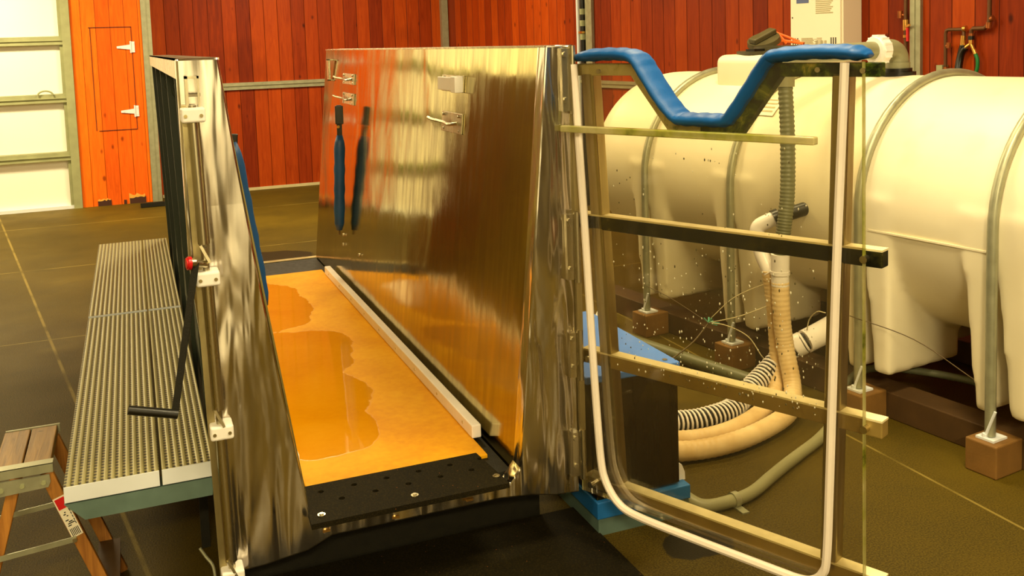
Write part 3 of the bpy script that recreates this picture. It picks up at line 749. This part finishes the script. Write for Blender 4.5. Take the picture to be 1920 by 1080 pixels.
# ------------------------------------------------------------------ water tank (own frame, rotated a little)
MT = Matrix.Translation((3.656, 4.088, 0)) @ Matrix.Rotation(math.radians(8), 4, 'Z')
wt = thing('water_tank', 'long cream horizontal plastic water tank strapped down with metal hoops', 'tank', (3.656, 4.088, 0))
RX, RZ, CZ = .63, .595, .98
YN, YFAR = -2.1, 1.90
bm = B(); rings = []
ys = [(YN, .0), (YN+.005, .45), (YN+.03, .68), (YN+.09, .84), (YN+.18, .94), (YN+.30, .99), (YN+.42, 1)]
ys += [(a, 1) for a in (-1.2, -.4, .4, 1.1)]
ys += [(YFAR-.42, 1), (YFAR-.30, .99), (YFAR-.18, .94), (YFAR-.09, .84), (YFAR-.03, .68), (YFAR-.005, .45), (YFAR, .0)]
n = 64
for y, s in ys:
    s = max(s, .02)
    rings.append([bm.verts.new((RX*s*math.cos(2*math.pi*k/n), y, CZ+RZ*s*math.sin(2*math.pi*k/n))) for k in range(n)])
for i in range(len(rings)-1):
    for k in range(n): bm.faces.new([rings[i][k], rings[i][(k+1) % n], rings[i+1][(k+1) % n], rings[i+1][k]])
bm.faces.new(rings[0][::-1]); bm.faces.new(rings[-1])
HY = [1.115, .367, -.492, -1.159]      # hoop stations in tank frame
for hy in HY:
    for (a, b, zb) in ((hy+.032, hy+.12, .215), (hy-.15, hy-.032, .225)):
        for sx in (-1, 1):
            w = .22
            x0, x1 = (-RX-.005, -RX+.52) if sx < 0 else (RX-.52, RX+.005)
            hexa(bm, [(x0+(.02 if sx < 0 else 0), a+.01, zb), (x1-(.02 if sx > 0 else 0), a+.01, zb), (x1-(.02 if sx > 0 else 0), b-.02, zb), (x0+(.02 if sx < 0 else 0), b-.02, zb),
                      (x0, a, 1.05), (x1, a, 1.05), (x1, b+.05, 1.05), (x0, b+.05, 1.05)])
bmesh.ops.recalc_face_normals(bm, faces=bm.faces)
tb = obj('tank_body', bm, M_tank, wt, M=MT, smooth='all')
rm = tb.modifiers.new('r', 'REMESH'); rm.mode = 'VOXEL'; rm.voxel_size = .016; rm.use_smooth_shade = True
sm = tb.modifiers.new('s', 'SMOOTH'); sm.iterations = 9; sm.factor = .5
# seam round the tank
bm = B()
box(bm, -RX-.004, -RX+.02, -1.12, -.53, CZ-.085, CZ-.077)
obj('seam', bm, M_tank, tb, M=MT)
# neck and lid
bm = boxb(-.28, .28, .36, .90, 1.44, 1.69)
obj('manway_neck', bm, M_tank, wt, M=MT, bevel=.05, seg=5, smooth='all')
bm = cyl(B(), (0, .632, 1.69), (0, .632, 1.708), .255, 48); cyl(bm, (0, .632, 1.708), (0, .632, 1.735), .16, 40)
lid = obj('manway_lid', bm, M_galv2 if False else simple('olive_black_plastic', (.06, .05, .02), .45), wt, M=MT, smooth=True, label='black manway lid')
for sx in (-1, 1):
    obj('rim_clip', boxb(sx*.2-.04, sx*.2+.04, .60, .67, 1.708, 1.722), M_blackp, lid, M=MT)
for hy in HY:
    pts = []
    zs_ = [.15, .4, .7]
    for z in zs_: pts.append((-RX-.022, hy, z))
    for k in range(0, 33):
        a = math.pi-math.pi*k/32; pts.append(((RX+.020)*math.cos(a), hy, CZ+(RZ+.016)*math.sin(a)))
    for z in reversed(zs_): pts.append((RX+.022, hy, z))
    h = obj('hoop', sweep(B(), pts, .0215, 10, up=(0, 1, 0)), M_galv, wt, M=MT, smooth=True, label='galvanised tube hoop over the tank')
    bm = boxb(-RX-.06, -RX+.03, hy-.04, hy+.04, .137, .146)
    cyl(bm, (-RX-.045, hy+.01, .14), (-RX-.035, hy-.03, .26), .006, 8); cyl(bm, (-RX-.045, hy+.01, .146), (-RX-.044, hy+.008, .160), .012, 6)
    obj('foot_plate', bm, M_cap, h, M=MT)
bm = B(); hexa(bm, [(-.352, .42, 1.385), (-.30, .42, 1.443), (-.299, .42, 1.442), (-.351, .42, 1.384), (-.352, .60, 1.385), (-.30, .60, 1.443), (-.299, .60, 1.442), (-.351, .60, 1.384)])
bm.free()
# paper label conforming to the shoulder
def ell(a, off=0): return ((RX+off)*math.cos(a), CZ+(RZ+off)*math.sin(a))
bm = B(); A = [math.radians(d) for d in (127, 130, 133, 136, 139)]
rows = []
for y in (.22, .42):
    rows.append([bm.verts.new((ell(a, .006)[0], y, ell(a, .006)[1])) for a in A])
for k in range(4): bm.faces.new([rows[0][k], rows[0][k+1], rows[1][k+1], rows[1][k]])
lb = obj('warning_label', bm, M_label, wt, M=MT, label='white paper label with printed lines')
bm = B()
for j in range(4):
    a0 = math.radians(128+j*2.6); a1 = a0+math.radians(.9)
    q = [(ell(a, .0075)[0], y, ell(a, .0075)[1]) for a, y in ((a0, .24), (a1, .24), (a1, .37+.02*(j % 2)), (a0, .37+.02*(j % 2)))]
    bm.faces.new([bm.verts.new(p) for p in q])
obj('printed_lines', bm, M_print, lb, M=MT)
# loose cap with bar handle lying on the lid, orange tag
cp = thing('screw_cap', 'loose black round cap with a bar handle lying tilted on the tank lid', 'cap', (3.51, 4.80, 1.735))
MC = Matrix.Translation((3.51, 4.80, 1.768)) @ Matrix.Rotation(math.radians(-24), 4, Vector((.36, .93, 0))) @ Matrix.Rotation(math.radians(20), 4, 'X')
M_cap2 = simple('olive_grey_plastic', (.085, .070, .028), .4)
obj('disc', cyl(B(), (0, 0, -.016), (0, 0, .012), .10, 32, .095), M_cap2, cp, M=MC, smooth=True)
obj('bar_handle', boxb(-.085, .085, -.030, .030, .012, .045), M_cap2, cp, M=MC, bevel=.008)
bm = B()
TS = Vector((.05, .065, 0))
bar(bm, (3.56, 4.76, 1.815), (3.66, 4.66, 1.755), .02, .012); bar(bm, (3.58, 4.74, 1.765), (3.66, 4.62, 1.742), .028, .016); bar(bm, (3.57, 4.74, 1.80), (3.60, 4.70, 1.743), .015, .015)
bmesh.ops.translate(bm, vec=TS, verts=bm.verts)
tag(obj('plastic_clamp', bm, M_orange_tag, bevel=.003), 'small orange plastic clamp lying behind the loose cap on the tank lid', 'clamp')

# sleepers and blocks
def tt(x, y, z=0): return MT @ Vector((x, y, z))
bm = boxb(-RX+.09, -RX+.24, -2.1, 1.8, 0, .125)
tag(obj('timber_sleeper', bm, M_brown, M=MT, bevel=.005), 'long dark timber sleeper under the near side of the tank', 'beam', 'timber sleepers under the tank')
bm = boxb(RX-.24, RX-.09, -2.1, 1.8, 0, .125)
tag(obj('timber_sleeper', bm, M_brown, M=MT, bevel=.005), 'long dark timber sleeper under the wall side of the tank', 'beam', 'timber sleepers under the tank')
names = ['farthest of the four wooden blocks, under the leftmost tank hoop', 'wooden block under the second tank hoop from the left, seen through the clear door', 'wooden block under the third tank hoop, behind the door edge', 'nearest wooden block, under the rightmost tank hoop']
for i, hy in enumerate(HY):
    bm = boxb(-RX-.085, -RX+.088, hy-.07, hy+.07, 0, .136)
    tag(obj('wooden_block', bm, M_block, M=MT, bevel=.006), names[i], 'block', 'wooden blocks under the hoop feet')

# ------------------------------------------------------------------ pipes and hoses
fp = thing('fill_pipe', 'grey plastic pipe with white union rising from the tank top, hose dropping from it', 'pipe', (3.682, 3.905, 1.57))
FX, FY = 3.682, 3.905
bm = cyl(B(), (FX, FY, 1.565), (FX, FY, 1.592), .088, 32); cyl(bm, (FX, FY, 1.592), (FX, FY, 1.610), .070, 28)
obj('flange', bm, M_blackp, fp, smooth=True, label='black bulkhead flange')
arc = [(FX, FY, 1.605), (FX, FY, 1.650)]+[(FX-.057*(1-math.cos(a)), FY-.003*(1-math.cos(a)), 1.650+.057*math.sin(a)) for a in [math.pi/2*k/8 for k in range(1, 9)]]+[(3.57, 3.900, 1.707)]
obj('elbow', sweep(B(), arc, .054, 24, up=(0, 1, 0)), M_greypvc, fp, smooth=True, label='grey elbow')
obj('elbow_socket', cyl(B(), (FX, FY, 1.607), (FX, FY, 1.640), .060, 24), M_greypvc, fp, smooth=True)
bm = cyl(B(), (3.585, 3.901, 1.707), (3.515, 3.898, 1.707), .065, 28); cyl(bm, (3.572, 3.900, 1.707), (3.530, 3.899, 1.707), .075, 28)
for k in range(14):
    a = 2*math.pi*k/14; bar(bm, (3.573, 3.900+.075*math.cos(a), 1.707+.075*math.sin(a)), (3.529, 3.899+.075*math.cos(a), 1.707+.075*math.sin(a)), .010, .010)
obj('union_nut', bm, M_pvc, fp, smooth=True, label='white ribbed union nut')
arc = [(3.53, 3.899, 1.707), (3.04, 3.875, 1.70)]+[(3.04-.09*math.sin(a), 3.872-.005*math.sin(a), 1.61+.09*math.cos(a)) for a in [math.pi/2*k/8 for k in range(1, 9)]]+[(2.948, 3.865, 1.55)]
obj('horizontal_pipe', sweep(B(), arc, .045, 20, up=(0, 1, 0)), M_greypvc, fp, smooth=True)
hp = [(2.948, 3.865, 1.57), (2.925, 3.82, 1.30), (2.895, 3.785, 1.05), (2.862, 3.775, .86), (2.85, 3.785, .72)]
sp = spline(hp, 40); rad = [.035+.0022*math.sin(i*1.9) for i in range(len(sp))]
obj('corrugated_hose', sweep(B(), sp, rad, 16), M_dkhose, fp, smooth='all', label='grey-green ribbed hose')
bm = cyl(B(), (2.85, 3.785, .755), (2.85, 3.787, .665), .044, 24); cyl(bm, (2.85, 3.787, .66), (2.85, 3.787, .60), .042, 24); cyl(bm, (2.85, 3.787, .672), (2.85, 3.787, .655), .046, 24)
obj('coupling', bm, M_pvc, fp, smooth=True, label='white coupling')
bm = sweep(B(), spline([(2.92, 3.90, .905), (2.90, 3.93, .89), (2.86, 3.97, .855), (2.85, 3.965, .80), (2.845, 3.92, .72), (2.85, 3.86, .64)], 5), .036, 18)
obj('side_elbow', bm, M_pvc, fp, smooth=True, label='white elbow beside the hose')
bm = cyl(B(), (3.09, 3.86, .95), (2.92, 3.90, .905), .034, 16); cyl(bm, (2.93, 3.9, .91), (2.905, 3.91, .90), .044, 16)
obj('valve', bm, M_blackp, fp, smooth=True)

def ribhose(pts, r, nper, amp, n=16):
    sp = spline(pts, nper); return sweep(B(), sp, [r+amp*math.sin(i*math.pi*.6) for i in range(len(sp))], n)
bm = ribhose([(2.85, 3.787, .62), (2.855, 3.782, .43), (2.865, 3.765, .28), (2.85, 3.70, .13), (2.76, 3.60, .065), (2.58, 3.51, .052), (2.33, 3.44, .05), (2.10, 3.45, .052), (1.86, 3.48, .10)], .042, 26, .0012)
tag(obj('cream_hose', bm, M_tan, smooth='all'), 'cream hose dropping from the white coupling, the nearer of two curving to the blue cabinet', 'hose', 'cream hoses between tank and cabinet')
bm = ribhose([(2.85, 3.87, .66), (2.865, 3.86, .50), (2.88, 3.86, .30), (2.86, 3.83, .15), (2.76, 3.74, .068), (2.58, 3.63, .052), (2.36, 3.55, .05), (2.15, 3.56, .052), (1.86, 3.58, .12)], .038, 26, .0012)
tag(obj('cream_hose', bm, M_tan, smooth='all'), 'cream hose lying just inside the other one, on its tank side', 'hose', 'cream hoses between tank and cabinet')
sh = thing('suction_hose', 'black hose with white spiral ribs running from the tank fitting to the cabinet', 'hose', (2.5, 3.7, 0))
rp = spline([(3.02, 3.80, .30), (2.97, 3.84, .27), (2.92, 3.88, .215), (2.82, 3.88, .135), (2.68, 3.80, .085), (2.55, 3.72, .075), (2.38, 3.675, .072), (2.22, 3.68, .075), (1.86, 3.70, .14)], 30)
rp = spline([(3.02, 3.80, .30), (2.97, 3.83, .27), (2.93, 3.87, .225), (2.80, 3.85, .15), (2.66, 3.80, .10), (2.52, 3.71, .075), (2.38, 3.675, .072), (2.22, 3.68, .075), (1.86, 3.70, .14)], 30)
obj('core', sweep(B(), rp, .046, 16), M_blackp, sh, smooth='all', label='black hose core')
L = [0]
for a, b in zip(rp, rp[1:]): L.append(L[-1]+(b-a).length)
def at(d):
    for i in range(len(L)-1):
        if L[i+1] >= d:
            t = (d-L[i])/(L[i+1]-L[i]+1e-9); return rp[i].lerp(rp[i+1], t), (rp[i+1]-rp[i]).normalized()
    return rp[-1], (rp[-1]-rp[-2]).normalized()
hx = []; tot = L[-1]; pitch = .0235; K = int(tot/pitch*14)
for k in range(K):
    p, t = at(tot*k/K); u = Vector((0, 0, 1)); u = (u-t*u.dot(t)).normalized(); v = t.cross(u); a = 2*math.pi*k/14
    hx.append(p+(u*math.cos(a)+v*math.sin(a))*.047)
obj('spiral_rib', sweep(B(), hx, .0058, 6), M_pvc, sh, smooth='all', label='white spiral rib')
bm = sweep(B(), spline([(3.01, 3.805, .295), (3.12, 3.80, .33), (3.34, 3.84, .38)], 5), .058, 20); cyl(bm, (3.0, 3.81, .29), (2.97, 3.83, .27), .056, 20)
tag(obj('tank_fitting', bm, M_pvc, smooth=True), 'white elbow fitting on the tank where the spiral hose joins', 'fitting')
# grey conduit on the floor
gc = thing('floor_conduit', 'grey conduit curving across the floor from the cabinet base', 'pipe', (2.3, 3.2, 0))
gpts = [(1.87, 3.105, .05), (1.96, 3.09, .03), (2.09, 3.085, .026), (2.20, 3.11, .026), (2.33, 3.18, .026), (2.46, 3.25, .026), (2.60, 3.32, .026), (2.74, 3.39, .026), (2.92, 3.50, .026), (3.10, 3.59, .026)]
gpts = [(x*.985+.0, y*.985, z) for x, y, z in gpts]; gpts[0] = (1.87, 3.105, .06)
obj('conduit', sweep(B(), spline(gpts, 6), .024, 14), M_greypvc, gc, smooth='all')
bm = cyl(B(), (2.055, 3.040, .026), (2.08, 3.043, .026), .030, 16); box(bm, 2.055, 2.085, 2.97, 3.03, .0, .006)
obj('pipe_clamp', bm, M_galv, gc, smooth=True, label='galvanised pipe clamp')
# dark pipe along the far floor
bm = sweep(B(), spline([(2.71, 5.55, .05), (2.76, 5.02, .04), (2.95, 4.45, .04), (2.97, 4.1, .04), (2.99, 3.72, .045), (3.0, 3.35, .05)], 6), .040, 12)
bm.free()
bm = sweep(B(), spline([(1.95, 5.55, .035), (2.55, 5.20, .035), (2.67, 4.85, .035), (2.80, 4.35, .035), (2.88, 4.05, .035), (2.90, 3.95, .035)], 6), .035, 12)
tag(obj('floor_pipe', bm, M_dkhose, smooth='all'), 'dark grey pipe along the floor in front of the tank feet', 'pipe')
tag(obj('white_board', bar(B(), (2.46, 5.05, .03), (2.74, 5.42, .06), .12, .03), M_pvc), 'short white plastic piece on the floor left of the farthest wooden block', 'board')
bm = sweep(B(), spline([(3.02, 3.60, .03), (3.08, 3.64, .05), (3.19, 3.66, .145), (3.35, 3.60, .17), (3.55, 3.3, .17), (3.6, 2.9, .17)], 6), .018, 10)
tag(obj('black_cable', bm, M_dkhose, smooth='all'), 'grey-green cable curving over the sleeper under the tank', 'cable')

# strings and wires
def string(pts, r, m, lab, name='string', cat='string'):
    return tag(obj(name, sweep(B(), spline(pts, 6), r, 5), m, smooth='all'), lab, cat)
string([(3.045, 3.53, .49), (3.11, 3.2, .46), (3.155, 2.92, .365)], .0022, M_wire, 'thin dark wire stretched along the tank between its two nearest hoops', 'wire', 'wire')
string([(2.86, 3.84, .50), (2.74, 3.96, .42), (2.66, 4.08, .37), (2.66, 4.12, .355)], .0026, M_twine, 'pale string from the hose coupling down to the teal knot', 'string')
string([(2.86, 3.80, .62), (2.84, 3.86, .60), (2.75, 4.02, .50), (2.67, 4.12, .375)], .0022, M_twine, 'upper pale string running from the coupling to the teal knot')
string([(2.66, 4.12, .355), (2.72, 4.05, .35), (2.80, 3.98, .30), (2.85, 3.93, .20), (2.90, 3.90, .16)], .003, M_twine, 'looped pale cord hanging from the teal knot to the spiral hose', 'cord', 'cord')
string([(2.66, 4.12, .355), (2.50, 4.05, .28), (2.20, 3.98, .18), (1.95, 3.88, .10), (1.86, 3.80, .05)], .004, M_wire, 'dark cable running from the teal knot down to the cabinet', 'cable', 'cable')
string([(2.85, 5.10, .30), (2.78, 4.7, .33), (2.66, 4.12, .355)], .0022, M_wire, 'thin dark wire from the farthest hoop to the teal knot', 'wire', 'wire')
string([(3.0, 3.78, .36), (3.0, 3.76, .42), (2.98, 3.68, .48), (2.98, 3.62, .49)], .003, M_twine, 'short pale cord curling up from the white tank fitting', 'cord', 'cord')
bm = B()
for k in range(6):
    bar(bm, (2.66, 4.12, .355), (2.66+random.uniform(-.04, .05), 4.12+random.uniform(-.03, .03), .355+random.uniform(-.02, .035)), .008, .004)
tag(obj('string_knot', bm, M_teal), 'frayed teal knot tied where the strings meet', 'knot')

# ------------------------------------------------------------------ wall fittings
GM[0] = Matrix.Translation((4.927, 5.987, 1.82)) @ Matrix.Rotation(math.radians(8), 4, 'Z') @ Matrix.Diagonal((1.232, 1.0657, 1.232, 1)) @ Matrix.Translation((-4.0, -4.86, -1.82))
wh = thing('wall_heater', 'tall cream water heater with vents and printed labels on the red wall', 'water heater', (4.0, 4.86, 1.35))
XH = 3.926
obj('casing', boxb(XH+.012, XW-.001, 4.622, 5.10, 1.30, 2.5), M_heater, wh, bevel=.006)
fpn = obj('front_cover', boxb(XH, XH+.012, 4.635, 5.095, 1.30, 2.5), M_heater, wh, bevel=.004)
bm = B()
for y in (5.07, 5.048, 5.026, 4.716, 4.696, 4.676): box(bm, XH-.002, XH+.001, y-.004, y+.004, 1.60, 1.772)
pieces('vent', bm, M_ink, fpn)
bm = B()
for j in range(9):
    z = 1.770-j*.007; box(bm, XH-.0015, XH+.001, 4.885-.006*(j % 3), 4.99, z-.0025, z+.0025)
    box(bm, XH-.0015, XH+.001, 4.80, 4.87 if j % 2 else 4.845, z-.002, z+.002)
for y in (4.85, 4.80, 4.77): box(bm, XH-.0015, XH+.001, y-.012, y+.008, 1.70, 1.755)
for j in range(10):
    z = 2.025-j*.0115; box(bm, XH-.0015, XH+.001, 4.70+.012*(j % 3), 4.855, z-.0035, z+.0035)
obj('printed_label', bm, M_print, fpn, label='grey printed instruction panels')
obj('brand_plate', boxb(XH-.002, XH+.001, 4.92, 5.035, 1.987, 2.03), M_blueprint, fpn, label='blue printed plate')
obj('screw', cyl(B(), (XH, 5.075, 1.90), (XH-.003, 5.075, 1.90), .005, 8), M_ink, fpn)
# standing pipes between heater and corner
XP = XW-.03
GM[0] = Matrix.Translation((4.541, 9.383, 1.82)) @ Matrix.Rotation(math.radians(8), 4, 'Z') @ Matrix.Diagonal((1.116, 0.8761, 1.116, 1)) @ Matrix.Translation((-4.07, -8.41, -1.82))
cd = tag(obj('wall_conduit', cyl(B(), (XP, 8.50, .20), (XP, 8.50, 3.65), .022, 12), M_cap, smooth=True), 'thin pale conduit running up the right wall beside the black pipe', 'conduit')
bp = thing('black_stand_pipe', 'black vertical pipe with pale bands on the right wall', 'pipe', (XP, 8.41, 0))
obj('pipe', cyl(B(), (XP, 8.40, .20), (XP, 8.40, 3.65), .03, 12), M_blackp, bp, smooth=True)
for z in (1.80, 1.93, 2.04, 2.2): obj('band', cyl(B(), (XP, 8.40, z), (XP, 8.40, z+.055), .033, 12), M_galv2, bp, smooth=True)
obj('brass_clip', boxb(XP-.035, XP, 8.36, 8.44, 1.86, 1.88), M_brass, bp)
GM[0] = Matrix.Translation((5.1045, 5.340, 1.82)) @ Matrix.Rotation(math.radians(8), 4, 'Z') @ Matrix.Diagonal((1.254, 1.1161, 1.254, 1)) @ Matrix.Translation((-4.07, -4.258, -1.82))
gp_ = thing('gas_pipe', 'thin brown pipe with brass valve running down beside the galvanised post', 'pipe', (XP, 4.258, 1.4))
obj('pipe', cyl(B(), (XP, 4.258, 1.0), (XP, 4.258, 2.6), .011, 10), M_brownpipe, gp_, smooth=True)
bm = cyl(B(), (XP, 4.258, 1.80), (XP, 4.258, 1.86), .017, 12); cyl(bm, (XP, 4.258, 1.76), (XP, 4.258, 1.775), .015, 12); bar(bm, (XP-.01, 4.25, 1.82), (XP-.02, 4.21, 1.83), .01, .012)
obj('valve', bm, M_brass, gp_, smooth=True)
obj('valve_lever', bar(B(), (XP-.045, 4.205, 1.815), (XP-.045, 4.203, 1.74), .012, .012), M_red, gp_, label='red valve lever')
bm = cyl(B(), (XP, 4.262, 1.885), (XP, 4.30, 1.89), .009, 10); cyl(bm, (XP-.005, 4.295, 1.87), (XP-.005, 4.295, 1.91), .016, 10)
obj('copper_clip', bm, M_copper, gp_, smooth=True)
# hose bib piping: left leg
GM[0] = Matrix.Translation((5.171, 4.864, 1.82)) @ Matrix.Rotation(math.radians(8), 4, 'Z') @ Matrix.Diagonal((1.2706, 1.1346, 1.2706, 1)) @ Matrix.Translation((-4.07, -3.83, -1.82))
lp = thing('copper_pipe', 'left copper wall pipe bending down behind the tank top', 'pipe', (XP, 3.93, 1.5), 'copper pipes on the red wall')
obj('pipe', sweep(B(), [(XP, 3.972, 1.2), (XP, 3.972, 1.775), (XP, 3.967, 1.793), (XP, 3.95, 1.798), (XP, 3.86, 1.797), (XP, 3.852, 1.785), (XP, 3.852, 1.745)], .010, 10, up=(1, 0, 0)), M_brownpipe, lp, smooth=True)
bm = cyl(B(), (XP, 3.972, 1.583), (XP, 3.972, 1.60), .014, 10); cyl(bm, (XP, 3.965, 1.71), (XP, 3.935, 1.715), .010, 8); cyl(bm, (XP-.005, 3.945, 1.70), (XP-.005, 3.945, 1.73), .014, 8)
obj('copper_clip', bm, M_copper, lp, smooth=True)
bm = cyl(B(), (XP, 3.852, 1.765), (XP, 3.857, 1.715), .016, 12); cyl(bm, (XP, 3.852, 1.80), (XP, 3.835, 1.80), .017, 10)
obj('tap', bm, M_brass, lp, smooth=True)
rp_ = thing('copper_pipe', 'right copper wall pipe coming down to a brass splitter', 'pipe', (XP, 3.73, 1.7), 'copper pipes on the red wall')
obj('pipe', sweep(B(), [(XP, 3.685, 2.4), (XP, 3.690, 1.84), (XP, 3.70, 1.815), (XP, 3.72, 1.800), (XP, 3.79, 1.80), (XP, 3.802, 1.79), (XP, 3.803, 1.765)], .012, 10, up=(1, 0, 0)), M_brownpipe, rp_, smooth=True)
bm = cyl(B(), (XP, 3.692, 1.83), (XP, 3.694, 1.80), .017, 10); cyl(bm, (XP, 3.68, 1.845), (XP, 3.665, 1.85), .016, 10)
cyl(bm, (XP, 3.803, 1.775), (XP, 3.803, 1.755), .015, 10)
obj('copper_clip', bm, M_copper, rp_, smooth=True)
bm = cyl(B(), (XP, 3.804, 1.745), (XP, 3.804, 1.722), .014, 10)
cyl(bm, (XP, 3.804, 1.722), (XP, 3.84, 1.700), .011, 10); cyl(bm, (XP, 3.804, 1.722), (XP, 3.785, 1.685), .010, 10); cyl(bm, (XP, 3.785, 1.69), (XP, 3.775, 1.668), .012, 10)
obj('splitter', bm, M_brass, rp_, smooth=True, label='brass two-way splitter')
obj('tap', cyl(B(), (XP, 3.803, 1.762), (XP, 3.803, 1.742), .018, 10), M_blackp, rp_, smooth=True)
string([(XP, 3.855, 1.72), (XP, 3.875, 1.66), (XP-.01, 3.885, 1.56), (XP-.01, 3.885, 1.30)], .017, M_blackp, 'straight black hose hanging from the left wall tap', 'water_hose', 'hose')
string([(XP, 3.838, 1.702), (XP, 3.862, 1.675), (XP-.005, 3.872, 1.62), (XP-.03, 3.868, 1.50), (XP-.03, 3.868, 1.30)], .017, M_blackp, 'black hose arching from the brass splitter', 'water_hose', 'hose')
string([(XP, 3.776, 1.67), (XP, 3.762, 1.640), (XP, 3.763, 1.59), (XP, 3.785, 1.52), (XP, 3.79, 1.3)], .011, M_greenhose, 'thin green garden hose hanging from the brass splitter', 'water_hose', 'hose')
tag(obj('junction_box', boxb(XW-.05, XW-.001, 3.978, 4.018, 1.572, 1.61), M_galv2), 'small dark metal box on the red wall above the third hoop', 'box')
GM[0] = None
